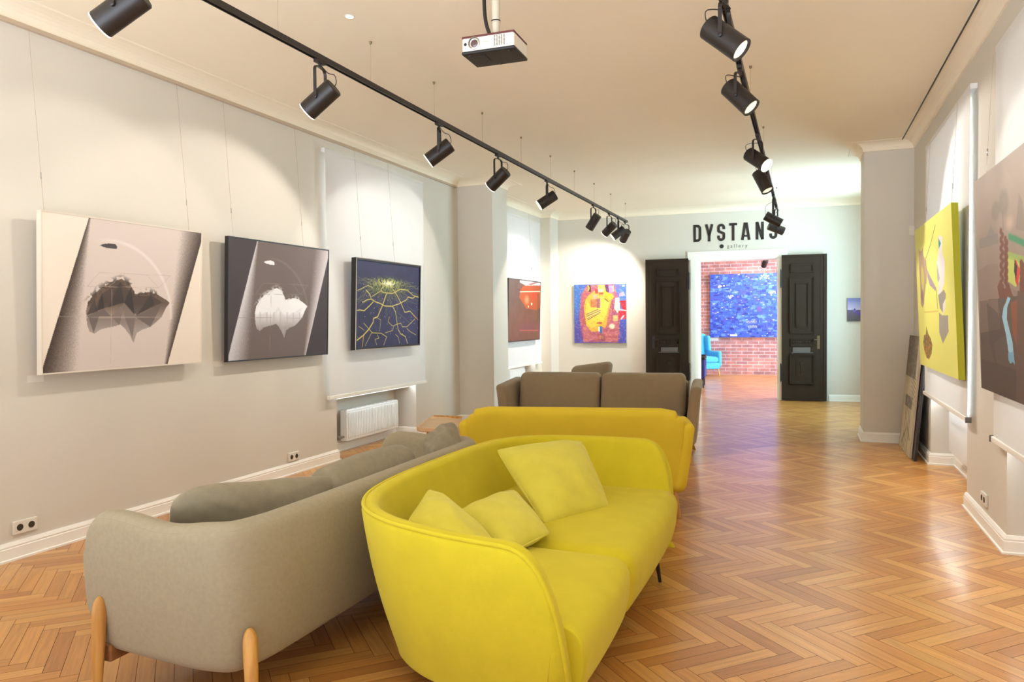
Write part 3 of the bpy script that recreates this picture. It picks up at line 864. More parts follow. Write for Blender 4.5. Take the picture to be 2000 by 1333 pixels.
for s in (-1, 1):
    bm = bmesh.new(); rounded_box(bm, 0.74, 0.845, 0.0, 0.80, 0.20, 0.70, 0.055, puff=(0.012, 0, 0.01), n=8)
    for v in bm.verts:
        v.co.x += 0.07 * ((v.co.z - 0.20) / 0.5 - 0.6)
        v.co.z -= 0.05 * max(0, v.co.y) / 0.8
        if s < 0: v.co.x = -v.co.x
    if s < 0: bmesh.ops.reverse_faces(bm, faces=bm.faces[:])
    mesh_obj('armrest', bm, M['mustard'], Y2, smooth=True)
rbox('seat', -0.77, 0.77, 0.08, 0.80, 0.20, 0.44, 0.05, M['mustard'], Y2, puff=(0, 0, 0.02))
for sx in (-1, 1):
    for y in (0.10, 0.70):
        bm = bmesh.new(); tube(bm, [(sx * 0.72, y, 0.22), (sx * 0.76, y + (0.03 if y > 0.4 else -0.03), 0.0)], [0.024, 0.013], 12)
        mesh_obj('leg', bm, M['oak'], Y2, smooth=True, angle=0.8)

# --- brown two-seat sofa facing the camera
BR = thing('brown_sofa', 'brown two seat sofa with flared arms behind the mustard sofa', 'sofa', (-2.02, 7.46, 0), math.radians(6))
for s, nm in ((-1, 'l'), (1, 'r')):
    a, b_ = sorted((s * 0.008, s * 0.90))
    bm = bmesh.new(); rounded_box(bm, a, b_, 0.30, 0.52, 0.40, 0.86, 0.06, puff=(0, 0.03, 0.0), n=10)
    for v in bm.verts: v.co.y += 0.12 * (v.co.z - 0.4) / 0.45
    mesh_obj('back_cushion', bm, M['brown'], BR, smooth=True)
    a, b_ = sorted((s * 0.006, s * 0.88))
    rbox('seat_cushion', a, b_, 0.02, 0.62, 0.28, 0.45, 0.05, M['brown'], BR, puff=(0, 0.01, 0.02))
    bm = bmesh.new(); rounded_box(bm, 0.91, 1.02, 0.0, 0.82, 0.18, 0.755, 0.04, n=8)
    for v in bm.verts:
        v.co.x += 0.055 * max(0, (v.co.z - 0.2) / 0.55) ** 1.5 + 0.0
        v.co.y -= 0.05 * (0.3 - v.co.z) if v.co.y < 0.3 else 0
        v.co.z += 0.03 * (v.co.y / 0.8) if v.co.z > 0.5 else 0
        if s < 0: v.co.x = -v.co.x
    if s < 0: bmesh.ops.reverse_faces(bm, faces=bm.faces[:])
    mesh_obj('armrest', bm, M['brown'], BR, smooth=True)
rbox('seat_frame', -0.90, 0.90, 0.02, 0.80, 0.18, 0.30, 0.03, M['brown'], BR)
rbox('back_frame', -0.92, 0.92, 0.60, 0.74, 0.20, 0.78, 0.04, M['brown'], BR)
for sx in (-1, 1):
    for y, dy in ((0.06, -0.05), (0.74, 0.05)):
        bm = bmesh.new()
        rs = []
        for k in range(7):
            t = k / 6; w = 0.032 * (1 - 0.55 * t); c = Vector((sx * (0.93 + 0.05 * t * t), y + dy * t, 0.19 * (1 - t)))
            rs.append([c + Vector((a * w, b_ * w, 0)) for a, b_ in ((-1, -1), (1, -1), (1, 1), (-1, 1))])
        rings(bm, list(reversed(rs)), True, True)
        mesh_obj('leg', bm, M['oak'], BR)

# --- second brown seat behind
AC = thing('brown_armchair', 'brown armchair whose sloping back shows above the brown two seat sofa', 'armchair', (-2.84, 9.25, 0), math.radians(-28))
bm = bmesh.new(); rounded_box(bm, -0.34, 0.34, 0.22, 0.38, 0.30, 0.90, 0.07, puff=(0, 0.02, 0), n=8)
for v in bm.verts:
    v.co.y += 0.14 * (v.co.z - 0.3) / 0.6; v.co.z -= 0.09 * (0.34 - v.co.x) / 0.68 if v.co.z > 0.6 else 0
mesh_obj('backrest', bm, M['brown'], AC, smooth=True)
rbox('seat', -0.34, 0.34, -0.35, 0.30, 0.20, 0.44, 0.06, M['brown'], AC, puff=(0, 0, 0.02))
for s in (-1, 1):
    a, b_ = sorted((s * 0.34, s * 0.44)); rbox('armrest', a, b_, -0.33, 0.36, 0.20, 0.62, 0.045, M['brown'], AC)
    for y in (-0.28, 0.28):
        bm = bmesh.new(); tube(bm, [(s * 0.34, y, 0.21), (s * 0.37, y * 1.08, 0)], [0.02, 0.012], 10); mesh_obj('leg', bm, M['oak'], AC, smooth=True, angle=0.8)

# --- oak side table
TB = thing('side_table', 'small light oak side table with upturned edge beyond the beige sofa', 'table', (-3.17, 6.22, 0))
def rounded_poly(P, r, n=6):
    out = []
    m_ = len(P)
    for i in range(m_):
        p, a, b_ = Vector(P[i]), Vector(P[i - 1]), Vector(P[(i + 1) % m_])
        da, db = (a - p).normalized() * r, (b_ - p).normalized() * r
        for k in range(n + 1):
            t = k / n; out.append((p + da) * (1 - t) ** 2 + p * 2 * t * (1 - t) + (p + db) * t * t)
    return out
tp = rounded_poly([(-0.06, -0.36), (0.36, -0.38), (0.05, 0.38), (-0.27, 0.34)], 0.06)
bm = bmesh.new()
cen = Vector((0.0, 0.0))
def rg(z, k): return [Vector((p.x * k, p.y * k, z)) for p in tp]
rings(bm, [rg(0.455, 0.90), rg(0.468, 0.985), rg(0.482, 1.0), rg(0.50, 1.0), rg(0.502, 0.985), rg(0.490, 0.95)], True, True)
mesh_obj('table_top', bm, M['oak_top'], TB, smooth=True, angle=0.6)
bm = bmesh.new(); rounded_box(bm, -0.25, 0.06, 0.355, 0.372, 0.49, 0.515, 0.006, n=3); mesh_obj('raised_lip', bm, M['oak'], TB, smooth=True)
for x, y in ((0.02, -0.28), (0.28, -0.30), (-0.20, 0.26), (0.03, 0.28)):
    bm = bmesh.new(); tube(bm, [(x * 0.9, y * 0.9, 0.46), (x * 1.08, y * 1.08, 0.0)], [0.019, 0.012], 12); mesh_obj('leg', bm, M['oak'], TB, smooth=True, angle=0.8)

# --- far room chairs
BC = thing('blue_wing_armchair', 'sky blue wing armchair in the far room against the brick wall', 'armchair', (-2.42, 19.10, 0), math.radians(38))
bm = bmesh.new(); rounded_box(bm, -0.36, 0.36, 0.22, 0.36, 0.28, 1.04, 0.08, puff=(0.0, 0.03, 0.02), n=8)
for v in bm.verts: v.co.y += 0.10 * (v.co.z - 0.3) / 0.7
mesh_obj('backrest', bm, M['skyblue'], BC, smooth=True)
for s in (-1, 1):
    a, b_ = sorted((s * 0.28, s * 0.38)); bm = bmesh.new(); rounded_box(bm, a, b_, 0.06, 0.36, 0.60, 1.0, 0.045, n=6)
    for v in bm.verts: v.co.y += 0.10 * (v.co.z - 0.3) / 0.7
    mesh_obj('wing', bm, M['skyblue'], BC, smooth=True)
    a, b_ = sorted((s * 0.29, s * 0.40)); rbox('armrest', a, b_, -0.34, 0.30, 0.22, 0.62, 0.055, M['skyblue'], BC, n=6)
    for y in (-0.30, 0.30):
        bm = bmesh.new(); tube(bm, [(s * 0.30, y, 0.20), (s * 0.33, y * 1.06, 0)], [0.02, 0.012], 10); mesh_obj('leg', bm, M['oak'], BC, smooth=True, angle=0.8)
rbox('seat_cushion', -0.29, 0.29, -0.36, 0.26, 0.33, 0.48, 0.06, M['skyblue'], BC, puff=(0, 0, 0.02), n=6)
rbox('seat_frame', -0.33, 0.33, -0.34, 0.34, 0.18, 0.335, 0.03, M['skyblue'], BC, n=4)
NC = thing('navy_armchair', 'dark navy and indigo armchair peeking past the left door jamb', 'armchair', (-2.28, 16.1, 0), math.radians(95))
rbox('backrest', -0.34, 0.34, 0.20, 0.34, 0.20, 0.86, 0.06, M['black2'], NC, n=6)
rbox('seat', -0.30, 0.30, -0.34, 0.24, 0.20, 0.45, 0.05, M['navy'], NC, puff=(0, 0, 0.02), n=6)
for s in (-1, 1):
    a, b_ = sorted((s * 0.30, s * 0.38))
    rbox('armrest', a, b_, -0.34, 0.30, 0.18, 0.60, 0.05, M['navy'], NC, n=6)
    rbox('arm_pad', a - 0.004, b_ + 0.004, -0.345, 0.28, 0.57, 0.66, 0.03, M['black2'], NC, n=4)
    for y in (-0.29, 0.28):
        bm = bmesh.new(); tube(bm, [(s * 0.32, y, 0.20), (s * 0.33, y * 1.03, 0)], [0.022, 0.014], 10); mesh_obj('leg', bm, M['black'], NC, smooth=True, angle=0.8)

# ------------------------------------------------------------------ tracks and spotlights
TZ = 3.10
def track(name, X, y0, y1, hooks, label):
    t = thing(name, label, 'lighting track', (X, (y0 + y1) / 2, TZ)); yc = (y0 + y1) / 2
    bm = bmesh.new()
    for x0, x1, z0, z1 in ((-0.018, 0.018, 0.022, 0.032), (-0.018, -0.012, -0.002, 0.022), (0.012, 0.018, -0.002, 0.022), (-0.004, 0.004, 0.004, 0.022)):
        bm_box(bm, x0, x1, y0 - yc, y1 - yc, z0, z1)
    mesh_obj('rail_profile', bm, M['black'], t)
    for h in hooks:
        bm = bmesh.new(); tube(bm, [(0, h - yc, 0.03), (0, h - yc, ZC - TZ)], 0.0012, 6)
        mesh_obj('suspension_wire', bm, M['wire'], t)
        bm = bmesh.new(); lathe(bm, (0, h - yc, ZC - TZ), (0, 0, -1), [(0, 0.010), (0.012, 0.009), (0.022, 0.003)], 12)
        mesh_obj('ceiling_hook', bm, M['brass'], t, smooth=True, angle=0.7)
    for yy in (y0, y1):
        s = -1 if yy == y0 else 1
        bm = bmesh.new(); a, b_ = sorted((yy - yc, yy - yc + s * 0.012)); bm_box(bm, -0.019, 0.019, a, b_, -0.003, 0.033); mesh_obj('end_cap', bm, M['black2'], t)
    return t
track('lighting_track', -2.85, 1.6, 12.72, [2.6, 3.6, 4.6, 5.57, 6.56, 7.6, 8.6, 9.6, 10.6, 11.6, 12.64], 'black lighting track hung along the left side of the ceiling')
track('lighting_track', -0.40, 2.2, 12.2, [2.9, 4.4, 6.2, 8.2, 10.2, 12.1], 'black lighting track hung along the middle of the ceiling on the right')

def head_bms(target_dir, cz):
    a = Vector(target_dir).normalized(); c = Vector((0, 0, cz))
    Rh, Lh = 0.063, 0.235
    bm = bmesh.new()
    lathe(bm, c - a * Lh * 0.5, a, [(0.0, Rh * 0.90), (0.006, Rh), (Lh - 0.012, Rh), (Lh, Rh), (Lh, Rh * 0.86), (Lh - 0.012, Rh * 0.84), (Lh - 0.03, Rh * 0.80)], 32)
    return a, c, Rh, Lh, bm

def spot(X, y, target, label, lit=True, cz=-0.245, energy=60, size=92, color=(1.0, 0.93, 0.82), blend=0.25, soft=False, top=TZ, dx=-0.03):
    t = thing('track_spotlight', label, 'spotlight', (X, y, top), 0, 'spotlights on the ceiling tracks')
    tg = Vector(target); hc = Vector((X, y, top + cz)); d = (tg - hc).normalized()
    a, c, Rh, Lh, bm = head_bms(d, cz)
    mesh_obj('lamp_head', bm, M['black'], t, smooth=True, angle=0.6)
    # lens and reflector
    fr = c + a * (Lh * 0.5)
    bm = bmesh.new(); lathe(bm, fr - a * 0.030, a, [(0, Rh * 0.35), (0.018, Rh * 0.80)], 28, caps=False)
    lathe(bm, fr - a * 0.031, a, [(0, Rh * 0.36), (0.001, Rh * 0.36)], 20)
    mesh_obj('reflector', bm, M['reflector'], t, smooth=True, angle=0.8)
    if lit:
        bm = bmesh.new(); lathe(bm, fr - a * 0.012, a, [(0, Rh * 0.80), (0.002, Rh * 0.80)], 28)
        mesh_obj('lens', bm, M['lens_soft' if soft else 'lens_on'], t)
        bm = bmesh.new(); lathe(bm, fr - a * 0.006, a, [(0, Rh * 1.004), (0.003, Rh * 1.02), (0.006, Rh * 1.004)], 32)
        bm2 = bmesh.new(); lathe(bm2, fr + a * 0.0, a, [(-0.004, Rh * 1.005), (0.0012, Rh * 1.005), (0.0012, Rh * 0.88), (-0.004, Rh * 0.88)], 32, caps=False)
        bm.free()
        mesh_obj('front_ring', bm2, M['black' if soft else 'rim'], t)
    # adapter, stem, yoke
    bm = bmesh.new(); rounded_box(bm, -0.017, 0.017, -0.045, 0.045, -0.022, 0.004, 0.004, n=2); lathe(bm, (0, 0, -0.02), (0, 0, -1), [(0, 0.010), (0.025, 0.009)], 14)
    mesh_obj('track_adapter', bm, M['black'], t, smooth=True, angle=0.6)
    side = Vector((0, 0, 1)).cross(a).normalized(); up = Vector((0, 0, 1))
    w = Rh + 0.008; zt_ = -0.045; pts = [c + side * w, c + side * w + up * (zt_ - cz - 0.035)]
    for k in range(1, 6):
        an = PI / 2 * k / 6; pts.append(Vector((0, 0, zt_ - 0.035)) + side * (w - 0.035 + 0.035 * math.cos(an)) + up * 0.035 * math.sin(an))
    half = pts + [Vector((0, 0, zt_))]
    full = half + [Vector((-(p.x), -(p.y), p.z)) for p in reversed(half[:-1])]
    bm = bmesh.new()
    rs = []
    f2 = side.cross(up).normalized()
    for i, p in enumerate(full):
        dd = (full[min(i + 1, len(full) - 1)] - full[max(0, i - 1)]).normalized(); nn = f2.cross(dd).normalized()
        rs.append([p + f2 * 0.010 * q + nn * 0.002 * r_ for q, r_ in ((-1, -1), (1, -1), (1, 1), (-1, 1))])
    rings(bm, rs, True, True)
    for s in (-1, 1): lathe(bm, c + side * s * (Rh - 0.002), side * s, [(0, 0.012), (0.014, 0.011), (0.016, 0.006)], 14)
    bmesh.ops.recalc_face_normals(bm, faces=bm.faces[:])
    mesh_obj('yoke', bm, M['black'], t)
    bm = bmesh.new()
    back = c - a * Lh * 0.42
    pl = [Vector((0, 0.012, -0.03)), Vector((0.03, 0.03, -0.07)) + side * -0.02, back.lerp(Vector((0, 0, -0.05)), 0.5) - a * 0.05 - side * 0.04, back + up * 0.03 - a * 0.02 - side * 0.03, back + up * 0.0]
    dn, LL = catmull(pl, 8); tube(bm, dn[::4] + [dn[-1]], 0.0028, 6)
    mesh_obj('power_cord', bm, M['black2'], t, smooth=True)
    if lit:
        ld = bpy.data.lights.new('spot', 'SPOT'); ld.energy = energy; ld.color = color; ld.spot_size = math.radians(size); ld.spot_blend = blend; ld.shadow_soft_size = 0.010 if soft else 0.035
        lo = bpy.data.objects.new('spot_lamp', ld); link(lo, t); lo.location = fr + a * 0.012
        lo.rotation_euler = a.to_track_quat('-Z', 'Y').to_euler()
    return t
WARM = (1.0, 0.94, 0.88); NEU = (1.0, 0.97, 0.93); PINK = (1.0, 0.92, 0.92)
ES = 32
spot(-2.85, 2.52, (-4.5, 1.95, 1.7), 'black cylinder spotlight cut off at the top left corner, nearest on the left track', energy=ES * 0.2, color=WARM)
spot(-2.85, 4.00, (-4.5, 3.75, 1.6), 'black cylinder spotlight above the gap beside the white cloud painting, second on the left track', energy=ES * 0.5, color=WARM)
spot(-2.85, 5.65, (-4.5, 5.05, 1.6), 'black cylinder spotlight above the roller blind edge, third on the left track', energy=ES * 1.25, color=WARM)
spot(-2.85, 6.94, (-4.5, 7.20, 1.6), 'black spotlight with a bright front ring in front of the left column', energy=ES * 0.75, color=NEU)
spot(-2.85, 8.46, (-4.5, 7.75, 1.7), 'black spotlight shining white toward the camera halfway along the left track', energy=ES * 0.75, color=NEU, cz=-0.235)
spot(-2.85, 10.55, (-4.3, 10.9, 0.9), 'narrow black spotlight, fourth from the far end of the left track', soft=True, energy=ES * 1.0, color=WARM)
spot(-2.85, 11.50, (-4.48, 12.0, 1.5), 'black spotlight third from the far end of the left track', energy=ES * 1.1, color=PINK, size=85)
spot(-2.85, 12.10, (-4.48, 11.55, 1.6), 'black spotlight glowing at its lens, second from the far end of the left track', energy=ES * 0.9, color=PINK, size=85)
spot(-2.85, 12.60, (-3.75, 13.6, 1.75), 'black spotlight at the very end of the left track', energy=ES * 3.0, color=NEU, size=100, blend=0.6)
spot(-0.385, 4.02, (1.0, 3.70, 1.6), 'large black spotlight with cream reflector at the top of the right track', soft=True, energy=ES * 0.8, color=WARM, cz=-0.215)
spot(-0.40, 5.17, (1.0, 4.7, 1.3), 'black spotlight with dull lens below the nearest one on the right track', soft=True, energy=ES * 0.7, color=WARM, cz=-0.20)
spot(-0.40, 7.15, (1.0, 6.35, 1.7), 'brightly lit spotlight halfway down the right track', energy=ES * 1.5, color=NEU, cz=-0.225)
spot(-0.40, 8.05, (0.95, 7.3, 0.0), 'dim black spotlight just below the bright one on the right track', soft=True, energy=ES * 1.5, color=WARM, size=80, cz=-0.27)
spot(-0.40, 10.75, (0.9, 10.9, 2.0), 'black spotlight with a white ring covering the last sign letter', soft=True, energy=ES * 0.15, color=NEU, cz=-0.33)
spot(-0.40, 11.85, (0.9, 12.3, 2.2), 'unlit black spotlight at the far end of the right track before the sign', lit=False, cz=-0.33)
spot(-0.87, 18.4, (-1.25, 19.6, 1.7), 'black spotlight hanging in the far room seen through the doorway', energy=50, color=(0.9, 0.95, 1.0), top=2.93, cz=-0.22)

# ------------------------------------------------------------------ projector
PJ = thing('projector', 'white ceiling projector with dark underside on a pole mount', 'projector', (-1.53, 3.70, 2.838), math.radians(1.5))
bm = bmesh.new(); rounded_box(bm, -0.145, 0.145, -0.105, 0.105, 0.012, 0.088, 0.012, n=4)
mesh_obj('casing', bm, M['plastic_white'], PJ, smooth=True)
bm = bmesh.new(); rounded_box(bm, -0.147, 0.147, -0.107, 0.107, 0.0, 0.016, 0.006, n=3)
for x, y in ((-0.11, -0.08), (0.11, -0.08), (0, 0.08)): lathe(bm, (x, y, 0.002), (0, 0, -1), [(0, 0.010), (0.008, 0.009)], 12)
bm_box(bm, -0.07, -0.03, -0.06, 0.02, -0.003, 0.002)
mesh_obj('bottom_plate', bm, M['black2'], PJ, smooth=True, angle=0.6)
bm = bmesh.new(); rounded_box(bm, -0.146, 0.146, -0.106, 0.106, 0.082, 0.094, 0.005, n=3)
mesh_obj('top_cover', bm, simple('maroon_plastic', rgb(96, 40, 40), 0.5), PJ, smooth=True)
bm = bmesh.new(); lathe(bm, (-0.075, -0.100, 0.052), (0, -1, 0), [(0, 0.032), (0.012, 0.032), (0.014, 0.028), (0.006, 0.025), (0.004, 0.022)], 28)
mesh_obj('lens_ring', bm, M['chrome'], PJ, smooth=True, angle=0.6)
bm = bmesh.new(); lathe(bm, (-0.075, -0.104, 0.052), (0, -1, 0), [(0, 0.022), (0.003, 0.018), (0.005, 0.008)], 24)
mesh_obj('lens', bm, simple('lens_glass', rgb(90, 60, 60), 0.08, spec=0.9), PJ, smooth=True)
bm = bmesh.new()
for i in range(5):
    for j in range(8): bm_box(bm, 0.035 + i * 0.013, 0.043 + i * 0.013, -0.1065, -0.104, 0.026 + j * 0.0068, 0.0300 + j * 0.0068)
mesh_obj('vent_grille', bm, M['plastic_grey'], PJ)
bm = bmesh.new(); lathe(bm, (-0.125, -0.104, 0.052), (0, -1, 0), [(0, 0.009), (0.002, 0.008)], 16)
mesh_obj('sensor_window', bm, M['black2'], PJ)
bm = bmesh.new(); bm_box(bm, -0.022, 0.006, -0.1065, -0.105, 0.050, 0.056); mesh_obj('maker_mark', bm, simple('mark_grey', rgb(190, 188, 160), 0.5), PJ)
bm = bmesh.new(); lathe(bm, (0.0, 0.02, 0.092), (0, 0, 1), [(0, 0.05), (0.006, 0.05), (0.008, 0.0205), (0.10, 0.0205), (0.10, 0.024), (0.112, 0.024), (0.112, 0.022), (ZC - 2.838 - 0.10, 0.022), (ZC - 2.838 - 0.10, 0.05), (ZC - 2.838 - 0.092, 0.05)], 24)
mesh_obj('mounting_pole', bm, simple('pole_paint', rgb(206, 194, 172), 0.4), PJ, smooth=True, angle=0.6)
bm = bmesh.new(); lathe(bm, (0.0, 0.02, 0.197), (0, 0, 1), [(0, 0.0245), (0.007, 0.0245)], 24); mesh_obj('collar', bm, M['black2'], PJ)
bm = bmesh.new(); dn, LL = catmull([Vector(p) for p in ((0.005, 0.0, 0.095), (-0.02, 0.0, 0.115), (-0.05, 0.005, 0.19), (-0.062, 0.01, 0.30), (-0.060, 0.012, 0.5), (-0.058, 0.012, ZC - 2.838))], 8)
tube(bm, dn[::3] + [dn[-1]], 0.010, 10); mesh_obj('cable', bm, M['black2'], PJ, smooth=True)

# glowing disc standing in for a spotlight's reflection on the ceiling
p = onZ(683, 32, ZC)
t = thing('ceiling_glint', 'small round white glow standing in for a spotlight reflection on the ceiling left of the projector', 'ceiling glint', (p[0], p[1], ZC))
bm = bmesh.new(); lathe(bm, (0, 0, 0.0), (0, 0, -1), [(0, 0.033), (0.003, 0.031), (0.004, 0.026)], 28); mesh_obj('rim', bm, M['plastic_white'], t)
bm = bmesh.new(); lathe(bm, (0, 0, -0.004), (0, 0, -1), [(0, 0.026), (0.001, 0.024)], 28); mesh_obj('glint_disc', bm, emit('glow', (1, 1, 1), 1.5), t)

# ------------------------------------------------------------------ sign
def fw(px, py):
    d = ray(px, py); t = (13.85 - 0.024) / (d[1] - 0.06 * d[0]); q = CAM + t * d
    return Vector((q[0], q[1], q[2]))
SG = thing('wall_sign', 'black lettering reading DYSTANS above the doorway', 'sign', (-1.15, far_y(-1.15), 2.98), math.atan(0.06))
z1 = fw(1362, 439.5).z; z0 = fw(1362, 473).z
def ribbon(bm, pts, w, closed=False, d=0.006):
    pts = [Vector(p) for p in pts]; n = len(pts); Lf, Rt_ = [], []
    for i, p in enumerate(pts):
        if closed: a, b_ = pts[i - 1], pts[(i + 1) % n]; d1 = (p - a).normalized(); d2 = (b_ - p).normalized()
        else:
            d1 = (p - pts[i - 1]).normalized() if i else (pts[1] - p).normalized(); d2 = (pts[i + 1] - p).normalized() if i < n - 1 else d1
        n1 = Vector((-d1.y, d1.x)); n2 = Vector((-d2.y, d2.x)); m_ = n1 + n2; m_ = m_ / max(0.5, m_.length_squared / 2)
        Lf.append(p + m_ * w / 2); Rt_.append(p - m_ * w / 2)
    def ring(i): return [Vector((Lf[i].x, -d, Lf[i].y)), Vector((Rt_[i].x, -d, Rt_[i].y)), Vector((Rt_[i].x, 0, Rt_[i].y)), Vector((Lf[i].x, 0, Lf[i].y))]
    rs = [ring(i) for i in range(n)]
    if closed: rs.append(ring(0))
    rings(bm, rs, not closed, True)
def arc(cx, cy, rx, ry, a0, a1, n=10): return [(cx + rx * math.cos(math.radians(a0 + (a1 - a0) * k / n)), cy + ry * math.sin(math.radians(a0 + (a1 - a0) * k / n))) for k in range(n + 1)]
def letter(ch, x0, x1, h, sw):
    w = x1 - x0; bm = bmesh.new(); q = sw / 2
    if ch == 'D':
        ribbon(bm, [(q, 0), (q, h)], sw); ribbon(bm, [(q, h - q)] + [(w - q - 0.05 + 0.05 * math.sin(math.radians(a)), h - q - 0.05 + 0.05 * math.cos(math.radians(a))) for a in range(0, 91, 15)] + [(w - q - 0.05 + 0.05 * math.cos(math.radians(a)), q + 0.05 - 0.05 * math.sin(math.radians(a))) for a in range(0, 91, 15)] + [(q, q)], sw)
    elif ch == 'Y':
        ribbon(bm, [(w / 2, 0), (w / 2, h * 0.42)], sw); ribbon(bm, [(w / 2, h * 0.34), (q * 0.9, h)], sw); ribbon(bm, [(w / 2, h * 0.34), (w - q * 0.9, h)], sw)
    elif ch == 'T': ribbon(bm, [(w / 2, 0), (w / 2, h)], sw); ribbon(bm, [(0, h - q * 0.9), (w, h - q * 0.9)], sw * 0.9)
    elif ch == 'A':
        ribbon(bm, [(q * 0.8, 0), (w / 2 - q * 0.4, h)], sw); ribbon(bm, [(w - q * 0.8, 0), (w / 2 + q * 0.4, h)], sw); ribbon(bm, [(w * 0.25, h * 0.24), (w * 0.75, h * 0.24)], sw * 0.7)
    elif ch == 'N': ribbon(bm, [(q, 0), (q, h)], sw); ribbon(bm, [(w - q, 0), (w - q, h)], sw); ribbon(bm, [(q, h), (w - q, 0)], sw * 0.95)
    elif ch == 'S':
        r = w / 2 - q
        P = arc(w / 2, h - q - r, r, r, 0, 90, 6) + arc(w / 2, h - q - r, r, r, 90, 180, 6)[1:] + [(q, h * 0.66)] + arc(w / 2, h * 0.60, r, h * 0.08, 180, 215, 3) + [(w / 2, h * 0.50)] + arc(w / 2, h * 0.40, r, h * 0.08, 35, 0, 3) + [(w - q, h * 0.34)]
        P += arc(w / 2, q + r, r, r, 0, -90, 6) + arc(w / 2, q + r, r, r, -90, -180, 6)[1:] + [(q, q + r + 0.03)]
        ribbon(bm, [(w - q, h - q - r - 0.03)] + P, sw)
    return bm
ch_ = SG.matrix_basis
LX = [('D', 50, 105), ('Y', 130, 187), ('S', 213, 268), ('T', 295, 350), ('A', 378, 440), ('N', 477, 533), ('S', 570, 625)]
for c_, a, b_ in LX:
    xa, xb = fw(1340 + a / 3.507, 455).x, fw(1340 + b_ / 3.507, 455).x
    bm = letter(c_, xa, xb, z1 - z0, 0.046)
    o = mesh_obj('letter', bm, M['ink'], SG); o.location = (((xa + 1.15) / math.cos(math.atan(0.06))), -0.001, z0 - 2.98)
SG2 = thing('wall_sign', 'small black dot and grey lowercase word gallery under the lettering', 'sign', (-1.15, far_y(-1.15), 2.80), math.atan(0.06))
q = fw(1409.5, 481.5); bm = bmesh.new(); lathe(bm, (0, 0, 0), (0, -1, 0), [(0, 0.036), (0.005, 0.036)], 28); o = mesh_obj('dot', bm, M['ink'], SG2); o.location = ((q.x + 1.15), -0.001, q.z - 2.80)
cu = bpy.data.curves.new('gallery_text', 'FONT'); cu.body = 'gallery'; cu.size = 0.098; cu.space_character = 1.45; cu.extrude = 0.001; cu.offset = 0.0006
tmp = bpy.data.objects.new('gallery_text', cu); COL.objects.link(tmp)
bpy.context.view_layer.update()
me = bpy.data.meshes.new_from_object(tmp.evaluated_get(bpy.context.evaluated_depsgraph_get()))
bpy.data.objects.remove(tmp)
me.materials.clear(); me.materials.append(simple('grey_lettering', rgb(126, 116, 104), 0.6))
o = bpy.data.objects.new('word', me); link(o, SG2); q = fw(1420, 484.5); o.location = (q.x + 1.15, -0.002, q.z - 2.80); o.rotation_euler = (PI / 2, 0, 0)
wd = max(v.co.x for v in me.vertices); tw = fw(1460, 484).x - fw(1420, 484).x; o.scale = (tw / wd, tw / wd * 1.05, 1)
# ------------------------------------------------------------------ painted surfaces
def srgb2lin(a):
    a = np.clip(a, 0, 1); return np.where(a <= 0.04045, a / 12.92, ((a + 0.055) / 1.055) ** 2.4)

class Canvas:
    """colour field sampled on a vertex grid; u to the right, v down, both 0..1"""
    def __init__(s, nu, nv, bg, asp=1.0):
        s.nu, s.nv = nu, nv; s.asp = asp
        s.U, s.V = np.meshgrid(np.linspace(0, 1, nu), np.linspace(0, 1, nv))
        s.C = np.zeros((nv, nu, 3)); s.C[:] = np.array(bg) / 255.0
    def paint(s, mask, col):
        m = np.clip(mask, 0, 1)[..., None]; s.C = s.C * (1 - m) + (np.array(col) / 255.0 if not isinstance(col, np.ndarray) or col.ndim == 1 else col) * m
    def noise(s, su, sv, seed):
        r = np.random.RandomState(seed); g = r.rand(int(sv) + 3, int(su) + 3)
        x = s.U * su; y = s.V * sv; xi = x.astype(int); yi = y.astype(int); fx = x - xi; fy = y - yi
        fx = fx * fx * (3 - 2 * fx); fy = fy * fy * (3 - 2 * fy)
        return (g[yi, xi] * (1 - fx) + g[yi, xi + 1] * fx) * (1 - fy) + (g[yi + 1, xi] * (1 - fx) + g[yi + 1, xi + 1] * fx) * fy
    def poly(s, P):
        ins = np.zeros(s.U.shape, bool); n = len(P)
        for i in range(n):
            x0, y0 = P[i]; x1, y1 = P[(i + 1) % n]
            c = ((y0 > s.V) != (y1 > s.V)) & (s.U < (x1 - x0) * (s.V - y0) / ((y1 - y0) or 1e-9) + x0)
            ins ^= c
        return ins.astype(float)
    def dist(s, P):
        D = np.full(s.U.shape, 9.0)
        for (x0, y0), (x1, y1) in zip(P, P[1:]):
            dx, dy = (x1 - x0) * s.asp, y1 - y0; px, py = (s.U - x0) * s.asp, s.V - y0
            t = np.clip((px * dx + py * dy) / (dx * dx + dy * dy + 1e-12), 0, 1)
            D = np.minimum(D, np.hypot(px - t * dx, py - t * dy))
        return D
    def line(s, P, w, col, soft=0.6, a=1.0):
        s.paint(a * np.clip((w - s.dist(P)) / (w * soft) , 0, 1), col)
    def ell(s, cu, cv, ru, rv, soft=0.15):
        return np.clip((1 - np.hypot((s.U - cu) / ru, (s.V - cv) / rv)) / soft, 0, 1)
    def rect(s, a, b_, c, d): return ((s.U >= a) & (s.U <= b_) & (s.V >= c) & (s.V <= d)).astype(float)

